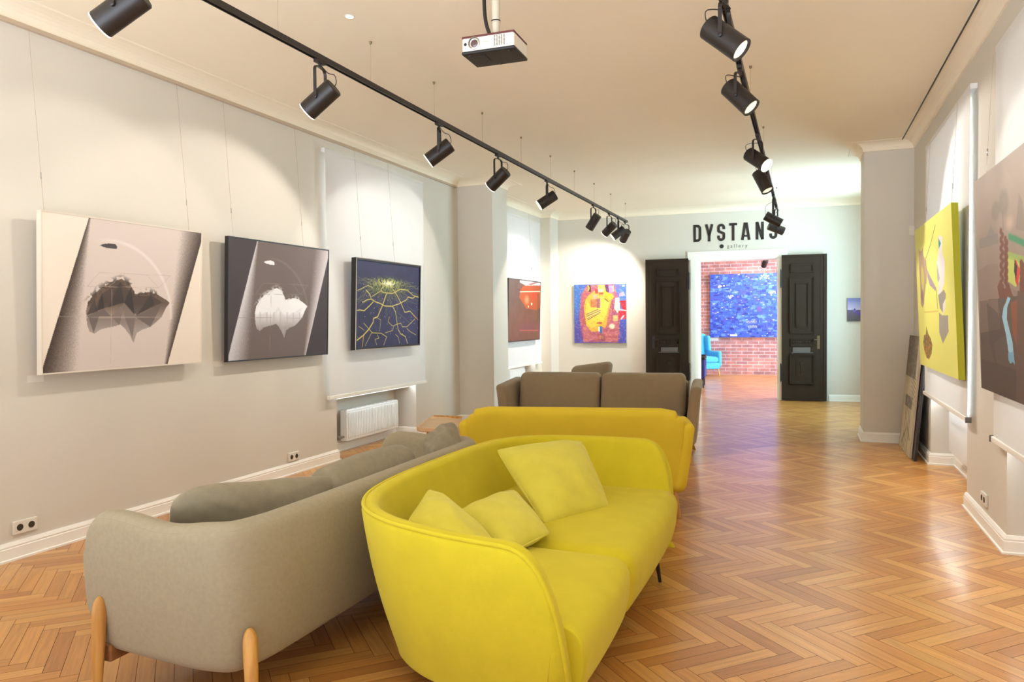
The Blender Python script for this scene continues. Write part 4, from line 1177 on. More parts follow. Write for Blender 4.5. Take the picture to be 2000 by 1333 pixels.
def canvas_mesh(cv, P00, P10, P11, P01, name, parent, mat, O):
    """P00 top left, P10 top right, P11 bottom right, P01 bottom left (as seen)"""
    nu, nv = cv.nu, cv.nv
    A = [np.array(p) for p in (P00, P10, P11, P01)]
    u = cv.U[..., None]; v = cv.V[..., None]
    X = (A[0] * (1 - u) + A[1] * u) * (1 - v) + (A[3] * (1 - u) + A[2] * u) * v - np.array(O)
    me = bpy.data.meshes.new(name)
    me.vertices.add(nu * nv); me.vertices.foreach_set('co', X.reshape(-1).astype(np.float32))
    ii, jj = np.meshgrid(np.arange(nu - 1), np.arange(nv - 1)); k = (jj * nu + ii).reshape(-1)
    q = np.stack([k, k + nu, k + nu + 1, k + 1], 1)
    me.loops.add(q.size); me.loops.foreach_set('vertex_index', q.reshape(-1).astype(np.int32))
    me.polygons.add(len(q)); me.polygons.foreach_set('loop_start', (np.arange(len(q)) * 4).astype(np.int32))
    me.polygons.foreach_set('loop_total', np.full(len(q), 4, np.int32))
    me.update(); me.materials.append(mat)
    ca = me.color_attributes.new('art', 'FLOAT_COLOR', 'POINT')
    col = np.ones((nu * nv, 4), np.float32); col[:, :3] = srgb2lin(cv.C).reshape(-1, 3)
    ca.data.foreach_set('color', col.reshape(-1))
    me.validate()
    o = bpy.data.objects.new(name, me); link(o, parent); return o

def painting(name, label, P00, P10, P11, P01, nrm, depth, cv, edge_mat, frame=None, fw_=0.012, mat=None, cat='painting', lift=0.004, wires=None, group=None):
    """P..: front corners as seen. body goes back along -nrm by depth"""
    P = [Vector(p) for p in (P00, P10, P11, P01)]; N = Vector(nrm).normalized()
    O = (P[2] + P[3]) / 2 - N * depth / 2
    t = thing(name, label, cat, tuple(O), 0, group)
    def slab(Q, d0, d1, bm):
        a = [bm.verts.new(q + N * d0 - O) for q in Q]; b_ = [bm.verts.new(q + N * d1 - O) for q in Q]
        bm.faces.new(a); bm.faces.new(list(reversed(b_)))
        for i in range(4): bm.faces.new((a[i], b_[i], b_[(i + 1) % 4], a[(i + 1) % 4]))
    bm = bmesh.new(); slab(P, -0.0008, -depth, bm); bmesh.ops.recalc_face_normals(bm, faces=bm.faces[:])
    mesh_obj('stretcher', bm, edge_mat, t)
    canvas_mesh(cv, *[tuple(p) for p in P], 'canvas_front', t, mat or M['art'], tuple(O))
    if frame:
        ex = (P[1] - P[0]).normalized(); ey = (P[0] - P[3]).normalized()
        o_ = [(-1, 1), (1, 1), (1, -1), (-1, -1)]
        out = [p + ex * sx * fw_ + ey * sy * fw_ for p, (sx, sy) in zip(P, o_)]
        inn = [p - ex * sx * 0.001 - ey * sy * 0.001 for p, (sx, sy) in zip(P, o_)]
        bm = bmesh.new()
        for i in range(4):
            j = (i + 1) % 4; slab([out[i], out[j], inn[j], inn[i]], lift, -depth - 0.003, bm)
        bmesh.ops.recalc_face_normals(bm, faces=bm.faces[:])
        mesh_obj('frame', bm, frame, t)
    if wires:
        for (u, ztop, nx) in wires:
            p = P[0].lerp(P[1], u) - N * depth * 0.9
            bm = bmesh.new(); q = Vector((nx, p.y, ztop)); tube(bm, [q - O, p - O], 0.0011, 5)
            mesh_obj('hanging_wire', bm, M['wire'], t)
            m_ = q.lerp(p, 0.80); bm = bmesh.new(); tube(bm, [m_ + Vector((0, 0, 0.02)) - O, m_ - Vector((0, 0, 0.02)) - O], 0.0035, 8)
            mesh_obj('wire_hook', bm, M['chrome'], t, smooth=True)
    return t

def left_corners(px, Xt, Xb):
    tl, tr, br, bl = px
    a, b_, c, d = onX(*tl, Xt), onX(*tr, Xt), onX(*br, Xb), onX(*bl, Xb)
    y0 = (a[1] + d[1]) / 2; y1 = (b_[1] + c[1]) / 2; zt = (a[2] + b_[2]) / 2; zb = (c[2] + d[2]) / 2
    return (Xt, y0, zt), (Xt, y1, zt), (Xb, y1, zb), (Xb, y0, zb)

def px2uv(pc, ox, oy, sc, corners):
    X = (corners[0][0] + corners[2][0]) / 2; y0, y1 = corners[0][1], corners[1][1]; zt, zb = corners[0][2], corners[2][2]
    out = []
    for x, y in pc:
        p = onX(ox + x / sc, oy + y / sc, X); out.append(((p[1] - y0) / (y1 - y0), (zt - p[2]) / (zt - zb)))
    return out

# P1 white cloud, P2 its dark counterpart
c1 = left_corners([(80, 412), (394, 456), (391, 709), (84, 728)], -4.395, -4.43)
asp1 = (c1[1][1] - c1[0][1]) / (c1[0][2] - c1[2][2])
cloud = px2uv([(515, 722), (512, 690), (522, 640), (548, 600), (590, 560), (640, 530), (690, 508), (715, 500), (760, 522), (785, 560), (800, 590), (830, 588), (880, 578), (925, 590), (950, 604), (985, 625), (1005, 642), (985, 670), (960, 725), (930, 755), (895, 785), (850, 800), (815, 820), (797, 880), (775, 835), (740, 790), (715, 770), (690, 780), (640, 790), (600, 800), (565, 825), (535, 812), (520, 770)], 0, 380, 3.0303, c1)
diaL = px2uv([(513, 145), (255, 1055)], 0, 380, 3.0303, c1)
diaR = px2uv([(1195, 230), (1005, 995)], 0, 380, 3.0303, c1)
bul = px2uv([(583, 301), (605, 294), (640, 291), (675, 296), (687, 310), (684, 325), (650, 322), (610, 314)], 0, 380, 3.0303, c1)
cen = px2uv([(660, 725)], 0, 380, 3.0303, c1)[0]; arcp = px2uv([(985, 540)], 0, 380, 3.0303, c1)[0]
tris_d = [px2uv(t_, 0, 380, 3.0303, c1) for t_ in ([(515, 715), (560, 615), (580, 695)], [(575, 690), (605, 585), (620, 675)], [(640, 670), (712, 515), (735, 640)], [(738, 640), (775, 545), (800, 715)], [(812, 715), (895, 590), (915, 655)], [(560, 690), (735, 640), (812, 715), (960, 640), (940, 625), (895, 600), (800, 600), (712, 520), (600, 590)])]
tris_l = [px2uv(t_, 0, 380, 3.0303, c1) for t_ in ([(518, 720), (620, 680), (712, 780), (660, 722)], [(660, 722), (738, 642), (712, 775)], [(800, 722), (960, 650), (895, 785)], [(735, 645), (805, 722), (790, 850), (740, 722)], [(525, 722), (590, 722), (560, 822)])]
def cloud_art(nu, nv, inv):
    c = Canvas(nu, nv, (0, 0, 0), asp1)
    cream = (238, 224, 206); mid = (214, 200, 190); dk = (62, 48, 40)
    if inv: cream, mid, dk = (66, 56, 58), (112, 98, 92), (238, 236, 238)
    def xline(L): (x0, y0), (x1, y1) = L; return x0 + (c.V - y0) * (x1 - x0) / (y1 - y0)
    xl, xr = xline(diaL), xline(diaR)
    c.C[:] = np.array(cream) / 255.0
    inside = ((c.U > xl) & (c.U < xr)).astype(float); c.paint(inside, mid)
    grain = (np.random.RandomState(3).rand(nv, nu) - 0.5) * 0.5
    wl = 0.012 + 0.175 * c.V; wr = 0.175 - 0.15 * c.V
    ml = np.clip(1 - (c.U - xl) / wl + grain * 0.35, 0, 1) ** 0.9 * inside; mr = np.clip(1 - (xr - c.U) / wr + grain * 0.35, 0, 1) ** 0.9 * inside
    if inv: c.paint(np.clip(ml, 0, 0.85), (222, 220, 224)); c.paint(np.clip(mr, 0, 0.9), (214, 206, 208))
    else: c.paint(ml, dk); c.paint(mr, dk)
    # big arc
    R = np.hypot((c.U - cen[0]) * asp1, c.V - cen[1]); R0 = math.hypot((arcp[0] - cen[0]) * asp1, arcp[1] - cen[1])
    am = np.clip(1 - abs(R - R0 + 0.012) / 0.018, 0, 1) * (c.V < cen[1] + 0.02) * (c.U > cen[0] - 0.1) * np.clip((c.U - cen[0] + 0.1) * 5, 0, 1) * inside
    c.paint(am * (0.35 if inv else 0.65), (150, 138, 132) if inv else (238, 230, 222))
    c.paint(c.poly(bul), (240, 238, 236) if inv else (66, 62, 60))
    m = c.poly(cloud); nz = c.noise(60, 60, 4)
    top = c.dist([p for p in cloud[2:14]]); fuzz = np.clip(1 - top / 0.035, 0, 1) * (nz > 0.52)
    fade = np.clip((cloud[27][1] + 0.06 - c.V) / 0.22, 0.15, 1)
    if inv:
        c.paint(m * np.clip(fade + 0.25, 0, 1), (240, 240, 240)); c.paint(fuzz * 0.8, (230, 228, 226))
        st = (np.sin(c.U * 95) > 0.75) * m * (c.V > cen[1] - 0.05); c.paint(st * 0.35, (170, 165, 165))
        for t_ in tris_l: c.paint(c.poly(t_) * 0.22, (196, 190, 190))
    else:
        c.paint(m * fade, (104, 84, 70)); c.paint(fuzz * 0.75, (60, 50, 44))
        for k, t_ in enumerate(tris_d): c.paint(c.poly(t_) * (0.85 if k < 5 else 0.5), (52, 44, 42) if k % 2 else (70, 60, 56))
        for k, t_ in enumerate(tris_l): c.paint(c.poly(t_) * 0.8, (126, 112, 106) if k % 2 else (104, 92, 88))
        c.paint(m * (c.V > cen[1] + 0.01) * 0.35, (96, 86, 84))
    lc = (150, 136, 130) if inv else (186, 168, 158)
    hl = [px2uv(t_, 0, 380, 3.0303, c1) for t_ in ([(340, 724), (960, 728)], [(662, 560), (664, 1000)], [(515, 545), (585, 462), (1005, 482), (940, 552), (515, 545)], [(865, 478), (935, 550)], [(735, 470), (640, 548)])]
    for L in hl: c.line(L, 0.0022, lc, a=0.7)
    return c
Nl = (1, 0, 0.03)
painting('cloud_painting', 'large white painting of a dark faceted cloud, leftmost on the left wall', *c1, Nl, 0.035, cloud_art(330, 250, False), M['frame_white'], frame=M['frame_white'], fw_=0.008, wires=[(0.03, 3.30, -4.52), (0.93, 3.30, -4.52)])
c2 = left_corners([(446, 463), (641, 490), (639, 691), (446, 706)], -4.415, -4.45)
painting('cloud_painting', 'black painting of a glowing white cloud beside the larger white one', *c2, Nl, 0.03, cloud_art(280, 220, True), M['frame_dark'], frame=M['frame_dark'], fw_=0.009, wires=[(0.06, 3.30, -4.52), (0.74, 3.30, -4.52)])

# P3 glowing cracks on dark blue
c3 = left_corners([(697, 507), (820, 523), (816, 673), (694, 679)], -4.345, -4.375)
asp3 = (c3[1][1] - c3[0][1]) / (c3[0][2] - c3[2][2])
def crack_art():
    c = Canvas(330, 240, (54, 54, 92), asp3); s = 6.35
    g = c.noise(20, 14, 2); c.paint(0.35 * g, (38, 36, 60)); c.paint(0.4 * c.ell(0.75, 0.75, 0.5, 0.5, 0.9), (66, 68, 124))
    T = lambda P: px2uv(P, 680, 490, s, c3)
    ce = T([(495, 410)])[0]
    c.paint(0.55 * c.ell(ce[0], ce[1] + 0.04, 0.42, 0.15, 0.6), (52, 70, 40))
    n2 = c.noise(110, 60, 9); c.paint((n2 > 0.58) * 0.7 * c.ell(ce[0], ce[1] + 0.02, 0.42, 0.12, 0.5), (178, 184, 90))
    c.paint((n2 > 0.42) * 0.9 * c.ell(ce[0], ce[1], 0.24, 0.07, 0.6), (214, 212, 120)); c.paint(c.ell(ce[0], ce[1], 0.13, 0.035, 0.8), (255, 252, 214))
    r = random.Random(4)
    for k in range(90):
        a = r.uniform(-0.15, PI + 0.15); r0 = r.uniform(0.10, 0.2)
        p = [ce[0] + math.cos(a) * r0, ce[1] + math.sin(a) * r0 * 0.45]; P = [tuple(p)]
        for q in range(r.randint(3, 6)):
            a2 = a + r.uniform(-0.7, 0.7); st = r.uniform(0.03, 0.07) * (1 + len(P) * 0.3)
            p = [p[0] + math.cos(a2) * st, p[1] + math.sin(a2) * st * 0.8]; P.append(tuple(p))
        c.line(P, 0.0026, (146, 146, 92), a=r.uniform(0.35, 0.8))
    big = [([(85, 1140), (200, 1050), (265, 975), (315, 890), (320, 840), (370, 820), (430, 670), (470, 540)], 0.010), ([(190, 1190), (205, 1040)], 0.008), ([(225, 1180), (300, 1020)], 0.004),
           ([(95, 745), (150, 735), (200, 745), (260, 690), (310, 635)], 0.007), ([(110, 495), (240, 430), (300, 460)], 0.004), ([(215, 485), (265, 540), (285, 600), (340, 635), (400, 655), (450, 685), (540, 690), (630, 660), (720, 610), (740, 575), (800, 590), (830, 565), (870, 580)], 0.007),
           ([(550, 480), (600, 550), (650, 640), (705, 765), (770, 750), (815, 800), (865, 850)], 0.007), ([(550, 690), (590, 760), (610, 880), (630, 980), (660, 1030), (720, 1065), (750, 1150)], 0.007), ([(265, 970), (310, 1020), (420, 1025), (490, 1070), (455, 1170)], 0.005),
           ([(180, 640), (230, 610), (285, 600)], 0.006), ([(600, 915), (660, 900), (680, 945), (735, 945), (830, 850)], 0.005), ([(735, 965), (780, 1005), (850, 1045)], 0.004), ([(470, 1020), (560, 990), (575, 930), (620, 910)], 0.004), ([(515, 820), (500, 880), (550, 930), (575, 935)], 0.004),
           ([(345, 1100), (395, 1085), (370, 1040)], 0.004), ([(345, 1105), (370, 1170)], 0.004), ([(600, 1040), (635, 1075), (650, 1150)], 0.004), ([(730, 490), (800, 555), (870, 575)], 0.005), ([(380, 380), (430, 440), (400, 490), (430, 520), (550, 530), (640, 480), (740, 490)], 0.006),
           ([(400, 1000), (410, 860), (370, 835)], 0.003), ([(200, 900), (265, 970)], 0.004), ([(140, 940), (200, 980)], 0.003), ([(290, 570), (400, 500)], 0.005)]
    for P, w in big:
        Q = T(P); c.line(Q, w * 1.9, (120, 112, 40), a=0.45); c.line(Q, w, (236, 214, 118))
    c.line(T([(190, 1190), (205, 1060)]), 0.006, (206, 134, 50)); c.line(T([(820, 810), (865, 850)]), 0.006, (226, 130, 90))
    for k in range(70):
        u, v = r.random(), 0.20 + 0.75 * r.random() ** 1.5; c.paint(c.ell(u, v, 0.004, 0.006, 0.5), (236, 232, 210))
    return c
t3 = painting('crack_painting', 'dark blue painting of glowing yellow cracks hung over the left roller blind', *c3, Nl, 0.045, crack_art(), M['frame_dark'], frame=M['frame_dark'], fw_=0.022, lift=0.012, wires=[(0.12, 3.30, -4.46), (0.62, 3.30, -4.46)])
# silver line round its front edge
P = [Vector(p) for p in c3]; N = Vector(Nl).normalized(); O = (P[2] + P[3]) / 2 - N * 0.045 / 2
ex = (P[1] - P[0]).normalized(); ey = (P[0] - P[3]).normalized(); q = [p + ex * sx * 0.021 + ey * sy * 0.021 + N * 0.012 - O for p, (sx, sy) in zip(P, [(-1, 1), (1, 1), (1, -1), (-1, -1)])]
bm = bmesh.new(); tube(bm, q + [q[0]], 0.0042, 4, caps=False); mesh_obj('silver_edge', bm, M['frame_silver'], t3)

# P4 rust red
c4 = left_corners([(992, 545), (1056, 552), (1053, 662), (993, 668)], -4.36, -4.39)
def rust_art():
    c = Canvas(180, 170, (104, 76, 66), 1.4); s = 8.89; T = lambda P: px2uv(P, 980, 530, s, c4)
    n = c.noise(14, 10, 6); c.paint(np.clip(c.V * 0.9, 0, 0.6) * (0.5 + n * 0.6), (150, 80, 48)); c.paint(0.5 * (n > 0.6), (120, 86, 76))
    c.paint(0.6 * c.ell(0.6, 0.78, 0.5, 0.12, 0.8), (134, 74, 84)); c.paint(0.6 * np.clip(1 - c.U * 2.2, 0, 1) * (1 - c.V), (98, 88, 74))
    c.paint(0.95 * c.poly(T([(300, 150), (680, 180), (680, 250), (400, 250), (370, 230), (330, 210), (300, 195)])), (236, 222, 216)); c.paint(0.8 * c.poly(T([(430, 230), (560, 190), (640, 190), (500, 245)])), (150, 96, 92))
    c.paint(0.9 * c.poly(T([(370, 250), (680, 250), (680, 620), (600, 680), (500, 660), (420, 650), (370, 560), (300, 460), (310, 330)])), (190, 84, 36)); c.paint(0.8 * c.ell(*T([(430, 500)])[0], 0.10, 0.10, 0.7), (214, 160, 110)); c.paint(0.8 * c.ell(*T([(560, 420)])[0], 0.14, 0.10, 0.6), (206, 70, 40))
    c.paint(c.ell(*T([(460, 615)])[0], 0.02, 0.025, 0.5), (255, 246, 220)); c.paint(c.ell(*T([(515, 570)])[0], 0.03, 0.03, 0.5), (255, 236, 200))
    c.line(T([(310, 358), (675, 352)]), 0.010, (246, 220, 200)); c.line(T([(320, 1028), (640, 1028)]), 0.010, (200, 96, 84)); c.paint(0.5 * c.rect(0.9, 0.97, 0.2, 0.7), (90, 80, 40))
    return c
painting('rust_painting', 'rust brown abstract painting in a dark frame in the far left niche', *c4, Nl, 0.04, rust_art(), M['frame_dark'], frame=M['frame_dark'], fw_=0.012, wires=[(0.1, 3.28, -4.46), (0.8, 3.28, -4.46)])

# P5 orange and blue abstract on the far wall
def far_corners(px, off):
    def q(p):
        d = ray(*p); t = (13.85 - 0.024 - off) / (d[1] - 0.06 * d[0]); return CAM + t * d
    tl, tr, br, bl = [q(p) for p in px]
    x0 = (tl[0] + bl[0]) / 2; x1 = (tr[0] + br[0]) / 2; zt = (tl[2] + tr[2]) / 2; zb = (bl[2] + br[2]) / 2
    return (x0, far_y(x0) - off, zt), (x1, far_y(x1) - off, zt), (x1, far_y(x1) - off, zb), (x0, far_y(x0) - off, zb)
c5 = far_corners([(1121, 556), (1223, 555), (1223, 671), (1122, 670)], 0.05)
def abstract_art():
    c = Canvas(220, 250, (70, 116, 190), 0.88)
    X = lambda x: (x - 100) / 905.0; Y = lambda y: (y - 135) / 1025.0
    T = lambda P: [(X(a), Y(b_)) for a, b_ in P]
    n = c.noise(16, 18, 3); n2 = c.noise(40, 60, 8); n3 = c.noise(9, 40, 12)
    c.paint(np.clip((c.V - 0.35) * 2.2, 0, 0.85), (84, 70, 156)); c.paint(np.clip((c.U - 0.85) * 3, 0, 0.5), (60, 90, 200))
    c.paint(0.9 * c.poly(T([(230, 300), (330, 150), (800, 140), (860, 360), (900, 700), (860, 1140), (260, 1140), (190, 700)])), (196, 96, 92))
    c.paint(0.45 * np.clip((n - 0.45) * 5, 0, 1) * c.rect(X(200), X(900), 0, 1), (150, 74, 130)); c.paint(0.6 * (n3 > 0.55) * c.rect(X(260), X(900), Y(800), 1), (206, 120, 120))
    c.paint(1.0 * c.poly(T([(270, 560), (300, 400), (360, 320), (470, 240), (640, 180), (760, 380), (720, 560), (680, 800), (640, 900), (560, 860), (540, 950), (400, 960), (310, 850)])), (236, 172, 60))
    c.paint(0.9 * c.poly(T([(300, 560), (340, 430), (400, 540), (560, 540), (600, 400), (700, 420), (690, 600), (600, 820), (400, 900), (320, 830)])), (238, 206, 74))
    c.paint(0.9 * c.poly(T([(390, 400), (540, 380), (540, 540), (390, 530)])), (196, 110, 70)); c.paint(0.85 * c.poly(T([(500, 380), (560, 380), (560, 550), (500, 550)])), (146, 92, 110))
    c.paint(c.poly(T([(525, 150), (640, 150), (640, 210), (525, 210)])), (250, 230, 90)); c.paint(c.poly(T([(430, 310), (510, 310), (500, 390), (430, 380)])), (226, 170, 140)); c.paint(c.poly(T([(520, 215), (620, 215), (615, 270), (525, 270)])), (230, 190, 170))
    c.paint(c.poly(T([(470, 220), (525, 220), (525, 300), (470, 290)])), (206, 60, 50)); c.paint(c.poly(T([(530, 280), (615, 280), (615, 320), (540, 320)])), (190, 70, 50))
    c.paint(c.poly(T([(340, 150), (400, 150), (400, 270), (340, 260)])), (80, 44, 60)); c.line(T([(350, 160), (365, 200), (350, 240)]), 0.016, (246, 190, 60)); c.paint(c.poly(T([(640, 150), (700, 150), (720, 300), (660, 260)])), (96, 50, 90))
    c.paint(c.poly(T([(620, 260), (760, 300), (800, 360), (760, 400), (640, 380)])), (244, 176, 40)); c.paint(c.poly(T([(700, 160), (790, 160), (790, 280), (720, 300)])), (176, 130, 180)); c.line(T([(785, 170), (790, 260)]), 0.012, (240, 200, 100))
    c.paint(c.poly(T([(820, 380), (890, 370), (900, 600), (860, 640), (800, 560)])), (246, 228, 190)); c.paint(c.poly(T([(890, 430), (1005, 420), (1005, 590), (940, 580)])), (206, 32, 48)); c.paint(c.poly(T([(870, 600), (1005, 600), (1005, 740), (880, 760)])), (200, 44, 60))
    c.line(T([(840, 575), (1005, 600)]), 0.010, (250, 236, 230)); c.line(T([(920, 740), (960, 690)]), 0.016, (246, 230, 230)); c.paint(c.poly(T([(780, 680), (860, 680), (860, 780), (780, 780)])), (240, 180, 110)); c.paint(0.7 * c.poly(T([(890, 300), (960, 270), (990, 340), (880, 360)])), (220, 170, 190))
    for a, b_ in (((315, 660), (520, 570)), ((320, 690), (560, 590)), ((330, 730), (560, 620)), ((335, 755), (520, 650))): c.line(T([a, b_]), 0.008, (120, 62, 60)); c.line(T([(a[0], a[1] - 14), (b_[0], b_[1] - 14)]), 0.005, (250, 216, 150))
    c.line(T([(570, 350), (575, 640)]), 0.010, (250, 214, 110)); c.line(T([(770, 430), (775, 620)]), 0.007, (120, 60, 50)); c.line(T([(700, 560), (670, 860)]), 0.012, (226, 130, 90)); c.line(T([(640, 390), (700, 440)]), 0.008, (70, 40, 30))
    c.paint(c.poly(T([(550, 870), (590, 870), (590, 990), (550, 990)])), (60, 110, 180)); c.paint(c.poly(T([(520, 880), (550, 880), (550, 960), (525, 960)])), (250, 240, 220)); c.paint(0.9 * c.ell(X(545), Y(810), 0.07, 0.025, 0.4), (196, 80, 60))
    c.paint(c.ell(X(760), Y(870), 0.065, 0.055, 0.4), (250, 226, 190)); c.paint(c.poly(T([(545, 1035), (610, 1035), (605, 1080), (550, 1080)])), (240, 160, 60)); c.paint(0.6 * c.poly(T([(510, 1000), (640, 1000), (640, 1130), (510, 1130)])) * (n2 > 0.5), (110, 50, 70))
    c.paint(0.18 * (n2 > 0.66), (250, 220, 190)); c.paint(0.12 * (n2 < 0.25), (90, 60, 120)); c.paint(0.8 * c.rect(0.93, 0.975, 0.02, 0.05), (240, 240, 250))
    return c
painting('abstract_painting', 'orange yellow and blue abstract painting on the far wall left of the doorway', *c5, (0, -1, 0), 0.035, abstract_art(), M['canvas_edge'])

# P6 blue patchwork in the far room
Yb = 19.66
a, b_ = onY(1387, 537, Yb), onY(1387, 659, Yb); w6 = 1.95
c6 = ((a[0], Yb, a[2]), (a[0] + w6, Yb, a[2]), (a[0] + w6, Yb, b_[2]), (a[0], Yb, b_[2]))
def patch_art():
    c = Canvas(300, 240, (62, 92, 196), 1.2); r = random.Random(9)
    pal = [(52, 84, 200), (70, 120, 224), (44, 62, 160), (90, 140, 232), (60, 100, 210), (82, 84, 190), (110, 160, 236), (40, 50, 130)]
    for k in range(900):
        x, y = r.random(), r.random(); w, h = r.uniform(0.015, 0.07), r.uniform(0.012, 0.05); c.paint(0.75 * c.rect(x - w / 2, x + w / 2, y - h / 2, y + h / 2), r.choice(pal))
    for k in range(170):
        x, y = r.random(), r.random(); w, h = r.uniform(0.004, 0.025), r.uniform(0.004, 0.014); c.paint(0.85 * c.rect(x, x + w, y, y + h), r.choice([(200, 214, 246), (236, 240, 252), (150, 176, 240), (190, 170, 220)]))
    for k in range(60):
        x, y = r.random(), r.random(); w = r.uniform(0.02, 0.07); c.line([(x, y), (x + w, y)] if r.random() < 0.5 else [(x, y), (x, y + w)], 0.003, (30, 36, 96))
    c.paint(c.rect(0.58, 0.64, 0.52, 0.60), (96, 84, 156)); c.paint(c.rect(0.25, 0.34, 0.955, 0.985), (210, 220, 246))
    for x0, y0, n in ((0.46, 0.75, 8), (0.48, 0.82, 7)):
        for k in range(n):
            u = x0 + k * 0.016; c.line([(u, y0), (u, y0 + 0.03)], 0.0035, (226, 232, 250)); 
            if k % 2: c.line([(u, y0), (u + 0.01, y0)], 0.003, (226, 232, 250))
    for (x0, x1, y0, y1) in ((0.62, 0.72, 0.02, 0.08), (0.74, 0.80, 0.27, 0.34), (0.84, 0.93, 0.28, 0.40), (0.08, 0.18, 0.16, 0.20), (0.22, 0.29, 0.31, 0.38)):
        for k in range(9):
            x, y = r.uniform(x0, x1), r.uniform(y0, y1); c.paint(c.rect(x, x + 0.014, y, y + 0.02), (216, 206, 236))
    return c
painting('patchwork_painting', 'bright blue patchwork city painting on the brick wall beyond the doorway', *c6, (0, -1, 0), 0.04, patch_art(), M['canvas_edge'])

# P7 small purple landscape, far wall right
c7 = far_corners([(1655, 583), (1700, 582), (1700, 628), (1655, 628)], 0.03)
def dusk_art():
    c = Canvas(120, 110, (140, 140, 196), 1.2)
    c.paint(np.clip(1 - abs(c.V - 0.45) * 3, 0, 1) * 0.8, (206, 196, 222)); c.paint(np.clip(1 - c.V * 5, 0, 1) * 0.6, (110, 116, 186))
    c.paint((c.V > 0.51).astype(float), (98, 86, 120)); c.paint((c.V > 0.51) * np.clip((c.V - 0.55) * 2.6, 0, 1), (84, 78, 80)); c.paint((c.V > 0.51) * np.clip((c.U - 0.55) * 3, 0, 1) * 0.8, (64, 54, 76))
    c.paint(c.poly([(0.22, 0.53), (0.32, 0.44), (0.44, 0.56), (0.6, 0.66), (0.7, 0.76), (0.66, 0.84), (0.45, 0.72)]), (92, 74, 160)); c.line([(0.24, 0.54), (0.32, 0.56), (0.42, 0.5)], 0.012, (180, 170, 210)); c.line([(0.32, 0.44), (0.30, 0.52)], 0.02, (70, 56, 110))
    c.paint(c.poly([(0.5, 0.72), (0.74, 0.68), (0.72, 0.85)]), (62, 52, 150))
    return c
painting('dusk_painting', 'small violet and grey landscape painting on the far wall beside the right column', *c7, (0, -1, 0), 0.025, dusk_art(), M['frame_dark'])

# P8 lime canvas on the right
c8 = ((0.985, 8.15, 2.266), (0.985, 6.23, 2.266), (1.040, 6.23, 0.98), (1.040, 8.15, 0.98))
def uv8(P, ox=1780, oy=380, s=3.6, c=c8):
    out = []
    for x, y in P:
        px, py = ox + x / s, oy + y / s; v = 0.5
        for _ in range(5):
            X = c[0][0] + (c[2][0] - c[0][0]) * v; q = onX(px, py, X); v = (c[0][2] - q[2]) / (c[0][2] - c[2][2])
        out.append(((c[0][1] - q[1]) / (c[0][1] - c[1][1]), v))
    return out
def lime_art():
    c = Canvas(330, 230, (238, 234, 122), 1.5); n = c.noise(8, 6, 3); c.paint(0.10 * n, (214, 214, 90))
    c.line(uv8([(168, 215), (135, 350), (102, 450)]), 0.006, (96, 84, 30))
    c.paint(0.9 * c.poly(uv8([(50, 375), (60, 400), (72, 395), (80, 370), (84, 430), (104, 470), (108, 560), (100, 660), (92, 720), (90, 770), (78, 797), (66, 770), (62, 640), (54, 500)])), (178, 150, 128)); c.paint(0.9 * c.ell(*uv8([(78, 590)])[0], 0.05, 0.10, 0.25), (224, 218, 110)); c.paint(0.8 * c.ell(*uv8([(76, 715)])[0], 0.05, 0.06, 0.6), (150, 118, 108))
    c.line(uv8([(100, 450), (106, 520), (104, 620)]), 0.014, (160, 110, 70)); c.paint(c.poly(uv8([(108, 520), (125, 560), (150, 610), (175, 660), (170, 680), (130, 640), (112, 580)])), (170, 150, 160))
    for q in ((118, 650), (132, 662), (146, 660), (124, 682)): c.line(uv8([q, (q[0], q[1] + 14)]), 0.005, (190, 170, 120))
    c.paint(c.poly(uv8([(188, 300), (200, 285), (218, 300), (216, 400), (236, 480), (232, 620), (205, 705), (186, 700), (190, 620), (178, 480), (190, 400)])), (238, 232, 226)); c.paint(c.poly(uv8([(190, 305), (208, 345), (192, 385)])), (40, 150, 140)); c.paint(c.poly(uv8([(178, 480), (200, 590), (190, 620), (182, 600)])), (186, 176, 170))
    c.paint(c.poly(uv8([(188, 710), (228, 670), (242, 700), (240, 770), (220, 830), (200, 800)])), (158, 150, 140)); c.paint(c.poly(uv8([(222, 770), (242, 730), (240, 800), (220, 858)])), (236, 232, 220)); c.paint(c.poly(uv8([(194, 830), (215, 850), (258, 850), (262, 965), (222, 1050), (196, 970)])), (166, 158, 142))
    c.line(uv8([(176, 672), (180, 740), (184, 802)]), 0.009, (74, 70, 40)); c.line(uv8([(90, 828), (190, 822)]), 0.003, (216, 150, 90))
    tur = uv8([(108, 935), (118, 980), (135, 1010), (148, 1060), (142, 1120), (125, 1160), (108, 1150), (92, 1100), (84, 1040), (90, 990), (102, 985)]); m = c.poly(tur); c.paint(m, (178, 128, 50)); nn = c.noise(60, 50, 5); c.paint(m * (nn > 0.55) * 0.8, (96, 98, 40)); c.paint(m * (nn < 0.25) * 0.8, (120, 70, 40)); c.line(uv8([(106, 940), (112, 1000)]), 0.012, (120, 120, 50))
    return c
painting('lime_painting', 'lime yellow painting of objects on the right wall over the roller blind', *c8, (-1, 0, 0.04), 0.045, lime_art(), M['lime_edge'], wires=[(0.2, 3.04, 1.06), (0.88, 3.04, 1.06)])

